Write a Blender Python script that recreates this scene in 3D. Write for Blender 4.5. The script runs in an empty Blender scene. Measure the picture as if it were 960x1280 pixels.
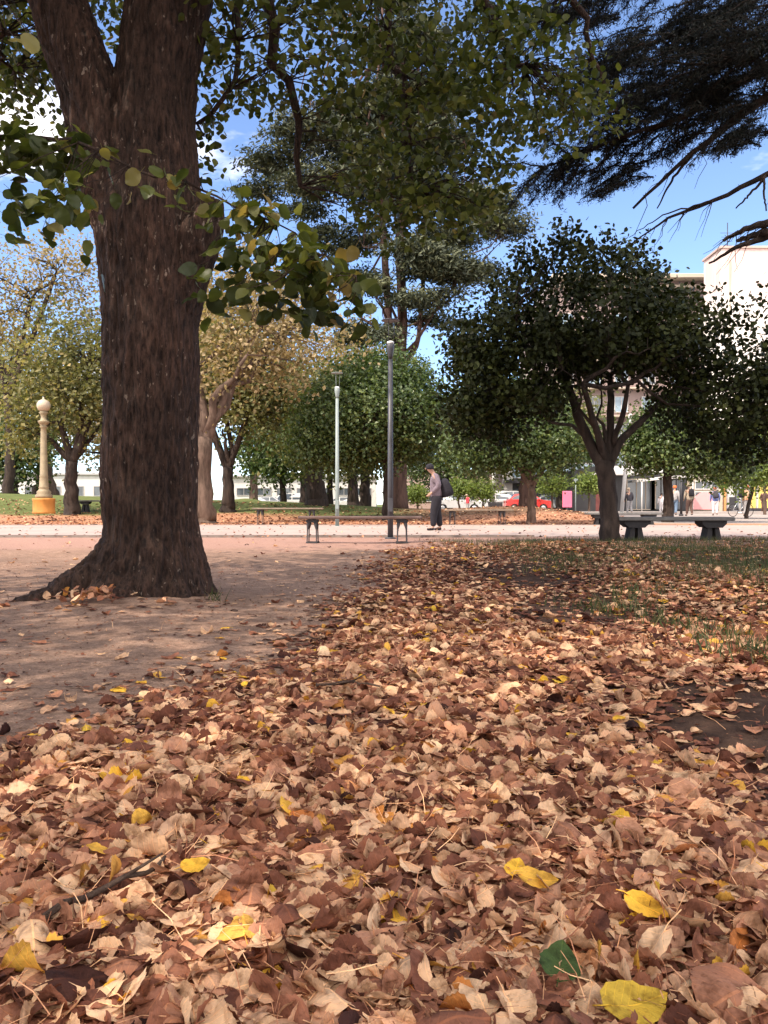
import bpy, math, random
import numpy as np
from mathutils import noise as mn, Vector
R = math.radians
rng = np.random.default_rng(7)
random.seed(7)
sc = bpy.context.scene
COL = sc.collection
CAMZ = 0.67

def P(px, py, d):
    """photo pixel (960x1280) at depth d metres -> world point (layout measurement)"""
    return np.array([(px-480)/1000*d, d, CAMZ+(630-py)/1000*d])

def sstep(a, b, x):
    t = np.clip((np.asarray(x, float)-a)/(b-a), 0, 1)
    return t*t*(3-2*t)

def gh(x, y):
    """ground height"""
    x = np.asarray(x, float); y = np.asarray(y, float)
    near = 0.012*np.sin(x*2.1+y*1.3)+0.010*np.sin(x*0.9-y*2.3+1)+0.006*np.sin(5*x+3.1*y)
    near = near*(1-sstep(13, 15.5, y))
    bank = 0.07*sstep(1.2, 2.6, x-0.03*y)*sstep(3.5, 7, y)*(1-sstep(13.4, 14.6, y))
    hollow = -0.03*np.exp(-((x-1.15)/.6)**2-((y-6.5)/2.2)**2)
    near = near+.07*np.exp(-((x+1.67)/.75)**2-((y-5.6)/.7)**2)
    m = 0
    for cx, cy, sx, sy, h in ((-16, 42, 9, 7, .85), (-30, 58, 10, 9, 1.6), (-9.5, 55, 2.6, 4, 1.0), (-2, 44, 9, 7, .42), (6.3, 37, 3.4, 5.5, .46), (-26, 40, 8, 8, .9), (-6, 38, 7, 5, .4)):
        m = m+h*np.exp(-((x-cx)/sx)**2-((y-cy)/sy)**2)
    m = m*sstep(25.5, 31, y)
    return near+bank+hollow+m

# ------------------------------------------------------------------ tagging
def tag(o, label=None, cat=None, group=None, kind=None):
    if label: o['label'] = label
    if cat: o['category'] = cat
    if group: o['group'] = group
    if kind: o['kind'] = kind
    return o

def empty(name, loc=(0, 0, 0), rz=0, label=None, cat=None, group=None):
    o = bpy.data.objects.new(name, None); COL.objects.link(o)
    o.empty_display_size = .2
    o.location = [float(v) for v in loc]; o.rotation_euler = (0, 0, rz)
    return tag(o, label, cat, group)

# ------------------------------------------------------------------ mesh builder
class MB:
    def __init__(s):
        s.v = []; s.f = []; s.n = 0; s.r = []; s.uv = []; s.smooth = []
    def add(s, v, f, rnd=0.5, uv=None, smooth=False):
        """v (N,3); f list of (M,K) int arrays"""
        v = np.asarray(v, float).reshape(-1, 3)
        if isinstance(f, np.ndarray): f = [f]
        for a in f:
            a = np.asarray(a, np.int64)
            if a.size == 0: continue
            s.f.append(a+s.n); s.smooth.append(np.full(len(a), smooth))
        s.v.append(v); s.n += len(v)
        s.r.append(np.broadcast_to(np.asarray(rnd, float), (len(v),)) if np.ndim(rnd) < 1 or len(np.atleast_1d(rnd)) != len(v) else np.asarray(rnd, float))
        s.uv.append(np.zeros((len(v), 2)) if uv is None else np.asarray(uv, float))
        return s
    def box(s, c, size, rz=0, rx=0, ry=0, taper=1.0, bev=0.0):
        sx, sy, sz = [a/2 for a in size]
        if bev > 0:
            b = min(bev, sx*.49, sy*.49, sz*.49)
            rings = []
            for z, k in ((-sz, b), (-sz+b, 0), (sz-b, 0), (sz, b)):
                X, Y = sx-k, sy-k; c2 = b if k == 0 else b*.6
                rings.append([(-X+c2, -Y, z), (X-c2, -Y, z), (X, -Y+c2, z), (X, Y-c2, z), (X-c2, Y, z), (-X+c2, Y, z), (-X, Y-c2, z), (-X, -Y+c2, z)])
            v = np.array(rings).reshape(-1, 3)
            q = [[i*8+j, i*8+(j+1) % 8, (i+1)*8+(j+1) % 8, (i+1)*8+j] for i in range(3) for j in range(8)]
            f = [np.array(q), np.array([[7, 6, 5, 4, 3, 2, 1, 0], [24, 25, 26, 27, 28, 29, 30, 31]])]
        else:
            v = np.array([(-sx, -sy, -sz), (sx, -sy, -sz), (sx, sy, -sz), (-sx, sy, -sz), (-sx, -sy, sz), (sx, -sy, sz), (sx, sy, sz), (-sx, sy, sz)])
            f = [np.array([(0, 3, 2, 1), (4, 5, 6, 7), (0, 1, 5, 4), (1, 2, 6, 5), (2, 3, 7, 6), (3, 0, 4, 7)])]
        if taper != 1.0:
            k = np.where(v[:, 2] > 0, taper, 1.0)[:, None]
            v[:, :2] *= k
        v = v @ rotm(rx, ry, rz).T + np.asarray(c, float)
        return s.add(v, f)
    def tube(s, pts, rad, n=8, cap=True, rnd=.5, smooth=True):
        pts = np.asarray(pts, float); m = len(pts)
        rad = np.broadcast_to(np.asarray(rad, float), (m,)) if np.ndim(rad) == 0 else np.asarray(rad, float)
        t = np.gradient(pts, axis=0); t /= np.linalg.norm(t, axis=1)[:, None]+1e-9
        ref = np.array([0, 0, 1.]) if abs(t[0, 2]) < .8 else np.array([1., 0, 0])
        u = np.cross(t[0], ref); u /= np.linalg.norm(u)+1e-9
        V = []
        a = np.arange(n)*2*math.pi/n
        for i in range(m):
            u = u-t[i]*np.dot(u, t[i]); u /= np.linalg.norm(u)+1e-9
            w = np.cross(t[i], u)
            V.append(pts[i]+rad[i]*(np.cos(a)[:, None]*u+np.sin(a)[:, None]*w))
        V = np.array(V).reshape(-1, 3)
        i, j = np.meshgrid(np.arange(m-1), np.arange(n), indexing='ij')
        q = np.stack([i*n+j, i*n+(j+1) % n, (i+1)*n+(j+1) % n, (i+1)*n+j], -1).reshape(-1, 4)
        f = [q]
        if cap: f += [np.array([list(range(n))[::-1]]), np.array([[(m-1)*n+k for k in range(n)]])]
        return s.add(V, f, rnd=rnd, smooth=smooth)
    def lathe(s, prof, n=20, c=(0, 0, 0), smooth=True):
        a = np.arange(n)*2*math.pi/n; m = len(prof)
        V = np.array([[(r*math.cos(t), r*math.sin(t), z) for t in a] for r, z in prof]).reshape(-1, 3)+np.asarray(c, float)
        i, j = np.meshgrid(np.arange(m-1), np.arange(n), indexing='ij')
        q = np.stack([i*n+j, i*n+(j+1) % n, (i+1)*n+(j+1) % n, (i+1)*n+j], -1).reshape(-1, 4)
        return s.add(V, [q, np.array([list(range(n))[::-1]]), np.array([[(m-1)*n+k for k in range(n)]])], smooth=smooth)
    def prism(s, outline, y0, y1):
        """outline in xz, extruded along y"""
        n = len(outline)
        v = [(x, y0, z) for x, z in outline]+[(x, y1, z) for x, z in outline]
        q = [[k, (k+1) % n, n+(k+1) % n, n+k] for k in range(n)]
        return s.add(v, [np.array(q), np.array([list(range(n))[::-1]]), np.array([list(range(n, 2*n))])])
    def mesh(s, name):
        me = bpy.data.meshes.new(name)
        v = np.concatenate(s.v); 
        me.vertices.add(len(v)); me.vertices.foreach_set('co', v.astype(np.float32).ravel())
        cnt = np.concatenate([np.full(len(a), a.shape[1]) for a in s.f])
        loops = np.concatenate([a.ravel() for a in s.f])
        me.loops.add(len(loops)); me.loops.foreach_set('vertex_index', loops.astype(np.int32))
        me.polygons.add(len(cnt))
        st = np.concatenate([[0], np.cumsum(cnt)[:-1]])
        me.polygons.foreach_set('loop_start', st.astype(np.int32))
        try: me.polygons.foreach_set('loop_total', cnt.astype(np.int32))
        except Exception: pass
        me.polygons.foreach_set('use_smooth', np.concatenate(s.smooth))
        at = me.attributes.new('rnd', 'FLOAT', 'POINT'); at.data.foreach_set('value', np.concatenate(s.r).astype(np.float32))
        uv = np.concatenate(s.uv)
        a2 = me.attributes.new('luv', 'FLOAT_VECTOR', 'POINT'); a2.data.foreach_set('vector', np.c_[uv, np.zeros(len(uv))].astype(np.float32).ravel())
        me.update(calc_edges=True); me.validate(verbose=False)
        return me
    def build(s, name, mat, parent=None, loc=None, rz=0):
        me = s.mesh(name); me.materials.append(mat)
        o = bpy.data.objects.new(name, me); COL.objects.link(o)
        if parent is not None: o.parent = parent
        if loc is not None: o.location = [float(v) for v in loc]
        if rz: o.rotation_euler = (0, 0, rz)
        return o

def rotm(rx, ry, rz):
    cx, sx, cy, sy, cz, sz = math.cos(rx), math.sin(rx), math.cos(ry), math.sin(ry), math.cos(rz), math.sin(rz)
    return np.array([[cz, -sz, 0], [sz, cz, 0], [0, 0, 1]]) @ np.array([[cy, 0, sy], [0, 1, 0], [-sy, 0, cy]]) @ np.array([[1, 0, 0], [0, cx, -sx], [0, sx, cx]])

def frames(nrm, ang=None, tdir=None):
    """rotation matrices (N,3,3) whose columns are side, along, normal"""
    nrm = nrm/(np.linalg.norm(nrm, axis=1)[:, None]+1e-9)
    r = rng.normal(size=nrm.shape) if tdir is None else tdir+rng.normal(size=nrm.shape)*.35
    t = r-nrm*(r*nrm).sum(1)[:, None]; t /= np.linalg.norm(t, axis=1)[:, None]+1e-9
    s_ = np.cross(t, nrm)
    return np.stack([s_, t, nrm], -1)

def scatter(mb, tmpl, pos, rot, size, rnd):
    """tmpl = (V, [faces], uv)"""
    V, F, uv = tmpl
    n, k = len(pos), len(V)
    W = np.einsum('nij,kj->nki', rot, V)*np.asarray(size)[:, None, None]+pos[:, None, :]
    fs = []
    for a in F:
        fs.append((a[None]+(np.arange(n)*k)[:, None, None]).reshape(-1, a.shape[1]))
    mb.add(W.reshape(-1, 3), fs, rnd=np.repeat(rnd, k), uv=np.tile(uv, (n, 1)), smooth=k > 12)

# ------------------------------------------------------------------ materials
def new_mat(name):
    m = bpy.data.materials.new(name); m.use_nodes = True
    nt = m.node_tree; nt.nodes.clear()
    out = nt.nodes.new('ShaderNodeOutputMaterial')
    return m, nt, out
def N(nt, t, **kw):
    n = nt.nodes.new(t)
    for k, v in kw.items():
        if k in n.inputs: n.inputs[k].default_value = v
        else: setattr(n, k, v)
    return n
def ramp(nt, fac, stops, interp='LINEAR'):
    r = nt.nodes.new('ShaderNodeValToRGB'); cr = r.color_ramp; cr.interpolation = interp
    while len(cr.elements) > 1: cr.elements.remove(cr.elements[-1])
    cr.elements[0].position = stops[0][0]; cr.elements[0].color = (*stops[0][1], 1)
    for p, c in stops[1:]:
        e = cr.elements.new(p); e.color = (*c, 1)
    nt.links.new(fac, r.inputs[0]); return r.outputs[0]
def coords(nt, kind='Object', scale=None):
    tc = nt.nodes.new('ShaderNodeTexCoord')
    o = tc.outputs[kind]
    if scale is not None:
        mp = nt.nodes.new('ShaderNodeMapping'); mp.inputs['Scale'].default_value = scale
        nt.links.new(o, mp.inputs[0]); o = mp.outputs[0]
    return o
def noise(nt, vec, scale, detail=4, rough=.55):
    n = N(nt, 'ShaderNodeTexNoise', Scale=scale, Detail=detail, Roughness=rough)
    if vec is not None: nt.links.new(vec, n.inputs['Vector'])
    return n.outputs['Fac']
def mix(nt, fac, a, b, mode='MIX'):
    m = nt.nodes.new('ShaderNodeMix'); m.data_type = 'RGBA'; m.blend_type = mode
    for s_, v in ((0, fac), (6, a), (7, b)):
        if isinstance(v, (int, float)): m.inputs[s_].default_value = v
        elif isinstance(v, tuple): m.inputs[s_].default_value = (*v, 1)
        else: nt.links.new(v, m.inputs[s_])
    return m.outputs[2]
def math_(nt, op, a, b=None, c=None):
    m = nt.nodes.new('ShaderNodeMath'); m.operation = op
    for i, v in enumerate((a, b, c)):
        if v is None: continue
        if isinstance(v, (int, float)): m.inputs[i].default_value = v
        else: nt.links.new(v, m.inputs[i])
    return m.outputs[0]
def bump(nt, h, strength=.3, dist=.02):
    b = N(nt, 'ShaderNodeBump', Strength=strength, Distance=dist); nt.links.new(h, b.inputs['Height']); return b.outputs[0]
def principled(nt, out, color, rough=.7, normal=None, metal=0, spec=.4):
    p = nt.nodes.new('ShaderNodeBsdfPrincipled')
    if isinstance(color, tuple): p.inputs['Base Color'].default_value = (*color, 1)
    else: nt.links.new(color, p.inputs['Base Color'])
    p.inputs['Metallic'].default_value = metal
    p.inputs['Specular IOR Level'].default_value = spec
    if isinstance(rough, (int, float)): p.inputs['Roughness'].default_value = rough
    else: nt.links.new(rough, p.inputs['Roughness'])
    if normal is not None: nt.links.new(normal, p.inputs['Normal'])
    if out is not None: nt.links.new(p.outputs[0], out.inputs[0])
    return p

def mat_plain(name, c, rough=.6, var=.25, scale=6, metal=0, bmp=.1, spec=.4):
    m, nt, out = new_mat(name)
    co = coords(nt); n1 = noise(nt, co, scale, 5); n2 = noise(nt, co, scale*9, 3)
    d = tuple(x*(1-var) for x in c); l = tuple(min(1, x*(1+var*.6)) for x in c)
    col = ramp(nt, n1, [(.3, d), (.7, l)])
    principled(nt, out, col, rough, bump(nt, n2, bmp, .01), metal, spec)
    return m
def mat_leaf(name, stops, trans=.35, rough=.5, tcol=1.6, spec=.35, vein=False):
    m, nt, out = new_mat(name)
    at = N(nt, 'ShaderNodeAttribute', attribute_name='rnd')
    col = ramp(nt, at.outputs['Fac'], stops)
    nn = noise(nt, coords(nt), 3.0, 3)
    col = mix(nt, math_(nt, 'MULTIPLY', nn, .5), col, tuple(x*.55 for x in stops[0][1]))
    p = principled(nt, None, col, rough, spec=spec)
    tr = nt.nodes.new('ShaderNodeBsdfTranslucent')
    tc = mix(nt, 1.0, col, (tcol, tcol*1.0, tcol*.5), 'MULTIPLY'); nt.links.new(tc, tr.inputs[0])
    ms = nt.nodes.new('ShaderNodeMixShader'); ms.inputs[0].default_value = trans
    nt.links.new(p.outputs[0], ms.inputs[1]); nt.links.new(tr.outputs[0], ms.inputs[2]); nt.links.new(ms.outputs[0], out.inputs[0])
    return m
def mat_fallen():
    m, nt, out = new_mat('fallen leaf')
    at = N(nt, 'ShaderNodeAttribute', attribute_name='rnd')
    col = ramp(nt, at.outputs['Fac'], [
        (0.0, (.036, .013, .010)), (.14, (.085, .031, .021)), (.30, (.175, .066, .042)), (.46, (.29, .120, .072)), (.56, (.43, .21, .130)),
        (.66, (.58, .34, .21)), (.80, (.74, .50, .315)), (.85, (.44, .15, .045)), (.90, (.62, .34, .075)), (.955, (.76, .44, .05)), (.985, (.32, .26, .04)), (1.0, (.05, .085, .025))])
    lv = N(nt, 'ShaderNodeAttribute', attribute_name='luv').outputs['Vector']
    sep = nt.nodes.new('ShaderNodeSeparateXYZ'); nt.links.new(lv, sep.inputs[0])
    ax = math_(nt, 'ABSOLUTE', sep.outputs[0])
    # side veins: sawtooth of (v - .8|u|)
    t = math_(nt, 'SUBTRACT', sep.outputs[1], math_(nt, 'MULTIPLY', ax, .9))
    fr = math_(nt, 'FRACT', math_(nt, 'MULTIPLY', t, 7.5))
    side = math_(nt, 'LESS_THAN', math_(nt, 'ABSOLUTE', math_(nt, 'SUBTRACT', fr, .5)), .055)
    mid = math_(nt, 'LESS_THAN', ax, .012)
    vein = math_(nt, 'MAXIMUM', mid, math_(nt, 'MULTIPLY', side, .6))
    co = coords(nt)
    n1 = noise(nt, co, 22, 4, .6); n2 = noise(nt, co, 110, 4, .6)
    spots = ramp(nt, n1, [(.36, (.46, .40, .36)), (.5, (1, 1, 1)), (.7, (1.16, 1.08, 1.0))])
    col = mix(nt, 1.0, col, spots, 'MULTIPLY')
    blot = ramp(nt, n2, [(.30, (.55, .5, .45)), (.42, (1, 1, 1))])
    col = mix(nt, .7, col, mix(nt, 1.0, col, blot, 'MULTIPLY'))
    col = mix(nt, math_(nt, 'MULTIPLY', vein, .8), col, mix(nt, 1.0, col, (1.5, 1.4, 1.2), 'MULTIPLY'))
    h = math_(nt, 'ADD', math_(nt, 'MULTIPLY', vein, -.6), math_(nt, 'MULTIPLY', n2, .8))
    nrm = bump(nt, h, .8, .005)
    p = principled(nt, None, col, .72, nrm, spec=.18)
    tr = nt.nodes.new('ShaderNodeBsdfTranslucent')
    nt.links.new(mix(nt, 1.0, col, (1.2, .9, .6), 'MULTIPLY'), tr.inputs[0])
    ms = nt.nodes.new('ShaderNodeMixShader'); ms.inputs[0].default_value = .14
    nt.links.new(p.outputs[0], ms.inputs[1]); nt.links.new(tr.outputs[0], ms.inputs[2]); nt.links.new(ms.outputs[0], out.inputs[0])
    return m
def mat_bark(name, dark, light, sc_=(14, 14, 2.2), flecks=True, bs=.9, dist=.05):
    m, nt, out = new_mat(name)
    co = coords(nt, 'Object', sc_)
    n1 = noise(nt, co, 1.0, 8, .65); co2 = coords(nt); n2 = noise(nt, co2, 1.3, 4); n3 = noise(nt, co2, 60, 5, .7)
    col = ramp(nt, n1, [(.36, dark), (.62, light)])
    col = mix(nt, math_(nt, 'MULTIPLY', n2, .6), col, tuple(x*.6 for x in dark))
    if flecks:
        co3 = coords(nt, 'Object', (1, 1, .45)); f = noise(nt, co3, 34, 3, .6); g = noise(nt, co2, 2.2, 3)
        thr = math_(nt, 'ADD', f, math_(nt, 'MULTIPLY', g, .35))
        fl = ramp(nt, thr, [(.83, (0, 0, 0)), (.89, (1, 1, 1))])
        col = mix(nt, math_(nt, 'MULTIPLY', fl, .5), col, (.34, .27, .22))
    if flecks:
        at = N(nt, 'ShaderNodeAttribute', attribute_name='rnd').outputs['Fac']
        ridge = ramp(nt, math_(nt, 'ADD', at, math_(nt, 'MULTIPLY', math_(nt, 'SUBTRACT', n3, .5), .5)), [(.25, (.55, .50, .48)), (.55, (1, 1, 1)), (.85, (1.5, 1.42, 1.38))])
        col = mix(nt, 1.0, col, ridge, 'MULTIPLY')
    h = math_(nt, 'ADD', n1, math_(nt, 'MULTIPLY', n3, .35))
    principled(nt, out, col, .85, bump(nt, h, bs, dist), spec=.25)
    return m

M = {}
M['fallen'] = mat_fallen()
M['linden'] = mat_leaf('linden leaf', [(0, (.014, .022, .006)), (.4, (.052, .070, .015)), (.75, (.13, .145, .036)), (.9, (.14, .13, .045)), (.97, (.25, .21, .07)), (1, (.24, .17, .06))], .42, .42, 1.7)
M['orange_leaf'] = mat_leaf('citrus leaf', [(0, (.009, .012, .003)), (.6, (.024, .032, .007)), (1, (.055, .064, .014))], .14, .55, 1.2, .15)
M['round_leaf'] = mat_leaf('broad leaf', [(0, (.03, .055, .018)), (.6, (.075, .12, .032)), (1, (.19, .23, .07))], .30, .4, 1.5, .45)
M['lime_leaf'] = mat_leaf('lime green leaf', [(0, (.09, .14, .03)), (.6, (.17, .23, .05)), (1, (.30, .34, .09))], .35, .45, 1.4)
M['gold_leaf'] = mat_leaf('golden leaf', [(0, (.10, .085, .035)), (.5, (.36, .27, .14)), (.8, (.52, .40, .24)), (1, (.60, .42, .25))], .42, .6, 1.2)
M['olive_leaf'] = mat_leaf('olive leaf', [(0, (.045, .055, .02)), (.5, (.17, .175, .065)), (.85, (.33, .29, .12)), (1, (.44, .34, .15))], .40, .55, 1.3)
M['cedar_leaf'] = mat_leaf('cedar needle', [(0, (.020, .028, .018)), (.5, (.065, .08, .045)), (1, (.20, .21, .11))], .12, .6, 1.1)
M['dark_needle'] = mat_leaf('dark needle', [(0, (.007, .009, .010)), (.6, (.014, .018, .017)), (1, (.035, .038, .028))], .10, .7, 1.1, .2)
M['grass'] = mat_leaf('grass blade', [(0, (.030, .048, .012)), (.6, (.065, .092, .026)), (1, (.20, .15, .07))], .3, .5, 1.3)
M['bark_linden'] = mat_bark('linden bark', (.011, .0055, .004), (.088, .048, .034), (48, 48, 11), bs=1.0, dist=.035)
M['bark_dark'] = mat_bark('dark bark', (.02, .014, .012), (.07, .048, .038), (9, 9, 2), False)
M['bark_pale'] = mat_bark('pale bark', (.07, .045, .033), (.19, .125, .095), (6, 6, 1.4), False)
M['bark_cedar'] = mat_bark('cedar bark', (.045, .024, .02), (.13, .075, .06), (5, 5, 1.0), False)
M['stick'] = mat_bark('stick bark', (.06, .035, .025), (.17, .11, .08), (20, 20, 20), False)
M['iron'] = mat_plain('dark iron', (.03, .026, .03), .5, .3, 20)
M['pole_dark'] = mat_plain('charcoal paint', (.055, .055, .065), .45, .15, 9)
M['pole_grey'] = mat_plain('grey green paint', (.21, .25, .245), .5, .15, 4)
M['wood'] = mat_plain('brown plank', (.12, .075, .065), .55, .35, 5)
M['wood2'] = mat_plain('weathered plank', (.20, .15, .11), .6, .35, 5)
M['conc_dark'] = mat_plain('dark concrete', (.022, .020, .022), .75, .3, 12, bmp=.3)
M['conc_top'] = mat_plain('paler bench top', (.12, .115, .11), .6, .3, 9, bmp=.3)  # paler tone for the stone bench seats
M['cream_paint'] = mat_plain('cream lamp paint', (.26, .205, .125), .55, .25, 6)
M['ochre_paint'] = mat_plain('ochre plinth paint', (.44, .19, .04), .6, .2, 4)
M['globe'] = mat_plain('milk glass', (.42, .35, .26), .3, .05, 3)
M['white_paint'] = mat_plain('white paint', (.55, .53, .51), .6, .1, 2)
M['pink_wall'] = mat_plain('pinkish plaster', (.45, .33, .29), .85, .15, .3, bmp=.15)
M['shaded_wall'] = mat_plain('shade-toned pink render', (.27, .20, .185), .85, .15, .3, bmp=.15)  # shade of the wall put into its colour as darker grey-pink
M['cream_wall'] = mat_plain('cream plaster', (.45, .38, .30), .85, .12, .4, bmp=.15)
M['grey_wall'] = mat_plain('grey plaster', (.36, .34, .34), .85, .2, .4, bmp=.15)
M['dark_wall'] = mat_plain('dark cladding', (.035, .033, .036), .4, .3, 1)
M['brick_red'] = mat_plain('dark red panel', (.16, .045, .04), .6, .3, 2)
M['yellow_paint'] = mat_plain('yellow panel', (.70, .52, .13), .6, .1, 2)
M['pink_paint'] = mat_plain('pink sign paint', (.72, .16, .26), .5, .06, 2)
M['soft_pink'] = mat_plain('soft pink paint', (.75, .33, .33), .6, .06, 1)
M['orange_paint'] = mat_plain('orange paint', (.60, .26, .10), .6, .1, 2)
M['tyre'] = mat_plain('tyre', (.02, .02, .02), .8, .2, 20)
M['chrome'] = mat_plain('alloy', (.55, .55, .56), .35, .1, 9, .7)
M['skin'] = mat_plain('skin', (.42, .24, .17), .55, .08, 20)
M['hair_dark'] = mat_plain('dark hair', (.02, .014, .012), .6, .4, 60)
M['hair_red'] = mat_plain('auburn hair', (.30, .09, .04), .6, .3, 60)
M['hair_fair'] = mat_plain('fair hair', (.45, .34, .24), .6, .3, 60)
M['lamp_lens'] = mat_plain('pale lamp lens', (.80, .80, .78), .3, .05, 9)
def cloth(name, c): M[name] = mat_plain(name, c, .9, .25, 14, bmp=.35)
cloth('c_greymauve', (.17, .13, .155)); cloth('c_black', (.014, .012, .018)); cloth('c_charcoal', (.05, .045, .055)); cloth('c_white', (.75, .70, .70))
cloth('c_jeans', (.13, .19, .28)); cloth('c_blue', (.16, .20, .42)); cloth('c_grey', (.33, .31, .31)); cloth('c_beige', (.36, .29, .22)); cloth('c_orange', (.72, .17, .05))
cloth('c_red', (.70, .06, .08)); cloth('c_brown', (.10, .055, .045)); cloth('c_olive', (.14, .12, .08)); cloth('c_peach', (.75, .42, .26))
def mat_glass(name, tint=(.04, .05, .06), rough=.08):
    m, nt, out = new_mat(name)
    n = noise(nt, coords(nt), .6, 2)
    col = ramp(nt, n, [(.35, tint), (.65, tuple(x*1.8 for x in tint))])
    principled(nt, out, col, rough, spec=.9); return m
M['glass'] = mat_glass('dark glazing'); M['glass_blue'] = mat_glass('bluish glazing', (.13, .19, .24), .15)
def carpaint(name, c):
    m, nt, out = new_mat(name)
    n = noise(nt, coords(nt), 3, 3); col = ramp(nt, n, [(.3, tuple(x*.92 for x in c)), (.7, c)])
    p = principled(nt, out, col, .25, spec=.5); p.inputs['Coat Weight'].default_value = .6; p.inputs['Coat Roughness'].default_value = .08
    M[name] = m
carpaint('car_red', (.55, .025, .02)); carpaint('car_white', (.55, .54, .53)); carpaint('car_silver', (.45, .46, .48)); carpaint('car_navy', (.07, .08, .15)); carpaint('car_grey', (.16, .17, .18))

# white firewall with stains
def mat_firewall():
    m, nt, out = new_mat('rendered firewall')
    co = coords(nt); n1 = noise(nt, coords(nt, 'Object', (1.2, 1.2, .12)), 1, 5, .6)
    sep = nt.nodes.new('ShaderNodeSeparateXYZ'); nt.links.new(co, sep.inputs[0])
    top = math_(nt, 'MULTIPLY', sstepn(nt, sep.outputs[2], 18.5, 22.6), math_(nt, 'ADD', math_(nt, 'MULTIPLY', n1, 1.3), -.05))
    col = mix(nt, top, (.78, .72, .66), (.62, .33, .30))
    n2 = noise(nt, co, .7, 5)
    col = mix(nt, math_(nt, 'MULTIPLY', n2, .25), col, (.55, .50, .46))
    principled(nt, out, col, .9, bump(nt, n2, .1, .05)); return m
def sstepn(nt, v, a, b):
    mr = nt.nodes.new('ShaderNodeMapRange'); mr.interpolation_type = 'SMOOTHSTEP'
    mr.inputs['From Min'].default_value = a; mr.inputs['From Max'].default_value = b
    nt.links.new(v, mr.inputs['Value']); return mr.outputs[0]
M['firewall'] = mat_firewall()

def mat_ground():
    m, nt, out = new_mat('park ground')
    co = coords(nt)
    sep = nt.nodes.new('ShaderNodeSeparateXYZ'); nt.links.new(co, sep.inputs[0]); X, Y = sep.outputs[0], sep.outputs[1]
    n1 = noise(nt, co, .9, 5); n2 = noise(nt, co, 9, 6, .65); n3 = noise(nt, co, 70, 5, .7); n4 = noise(nt, co, .22, 3)
    sp = N(nt, 'ShaderNodeTexVoronoi', Scale=120.0); nt.links.new(co, sp.inputs['Vector'])
    dirt = ramp(nt, n2, [(.3, (.27, .16, .115)), (.5, (.37, .235, .17)), (.72, (.47, .315, .235))])
    dirt = mix(nt, ramp(nt, n1, [(.42, (0, 0, 0)), (.62, (.65, .65, .65))]), dirt, (.24, .155, .115))
    grit = ramp(nt, sp.outputs['Distance'], [(.0, (2.0, 1.8, 1.6)), (.14, (1.05, 1.05, 1.05)), (.5, (.7, .7, .7))])
    dirt = mix(nt, .8, dirt, grit, 'MULTIPLY')
    dirt = mix(nt, .9, dirt, ramp(nt, noise(nt, co, 33, 6, .8), [(.36, (.6, .56, .52)), (.5, (1, 1, 1)), (.64, (1.35, 1.3, 1.25))]), 'MULTIPLY')
    # darker soil at right and under the litter
    dx = math_(nt, 'ADD', X, math_(nt, 'MULTIPLY', math_(nt, 'SUBTRACT', n1, .5), 1.2))
    dx2 = math_(nt, 'SUBTRACT', math_(nt, 'ADD', dx, 1.0), math_(nt, 'MULTIPLY', Y, .125))
    right = sstepn(nt, dx2, .0, .55)
    soil = ramp(nt, n2, [(.3, (.032, .018, .013)), (.7, (.095, .055, .038))])
    col = mix(nt, right, dirt, soil)
    # red gravel near the path
    ny = math_(nt, 'ADD', Y, math_(nt, 'MULTIPLY', math_(nt, 'SUBTRACT', n1, .5), 3.0))
    grav = ramp(nt, n3, [(.3, (.23, .12, .09)), (.5, (.34, .20, .155)), (.7, (.46, .31, .255))])
    col = mix(nt, sstepn(nt, ny, 10.8, 12.8), col, grav)
    # beyond the path : orange soil with litter
    soil2 = ramp(nt, noise(nt, co, 5, 6, .7), [(.3, (.26, .12, .07)), (.55, (.40, .20, .12)), (.72, (.50, .30, .19))])
    col = mix(nt, sstepn(nt, Y, 24.5, 25), col, soil2)
    # lawn
    lawn = ramp(nt, noise(nt, co, 1.2, 6, .7), [(.3, (.075, .095, .03)), (.6, (.125, .145, .05)), (.8, (.20, .18, .08))])
    ly = math_(nt, 'ADD', Y, math_(nt, 'MULTIPLY', math_(nt, 'SUBTRACT', n4, .5), 5.0))
    lm = sstepn(nt, ly, 32.0, 34.0)
    brown = ramp(nt, n2, [(.3, (.10, .06, .035)), (.7, (.22, .13, .08))])
    lawn = mix(nt, sstepn(nt, X, -1.0, 2.5), lawn, brown)
    col = mix(nt, lm, col, lawn)
    # plaza paving to the right, out to the street
    pav = ramp(nt, noise(nt, co, .8, 4), [(.3, (.28, .235, .21)), (.7, (.36, .31, .28))])
    px_ = math_(nt, 'SUBTRACT', X, math_(nt, 'MULTIPLY', sstepn(nt, Y, 27, 36), -1.0))
    pm = math_(nt, 'MULTIPLY', sstepn(nt, math_(nt, 'SUBTRACT', X, math_(nt, 'MULTIPLY', Y, .05)), 7.6, 8.3), sstepn(nt, Y, 27.2, 27.6))
    col = mix(nt, pm, col, pav)
    h = math_(nt, 'ADD', math_(nt, 'MULTIPLY', n2, .7), math_(nt, 'MULTIPLY', n3, .5))
    principled(nt, out, col, .95, bump(nt, h, .9, .025), spec=.12)
    return m
M['ground'] = mat_ground()
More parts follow.
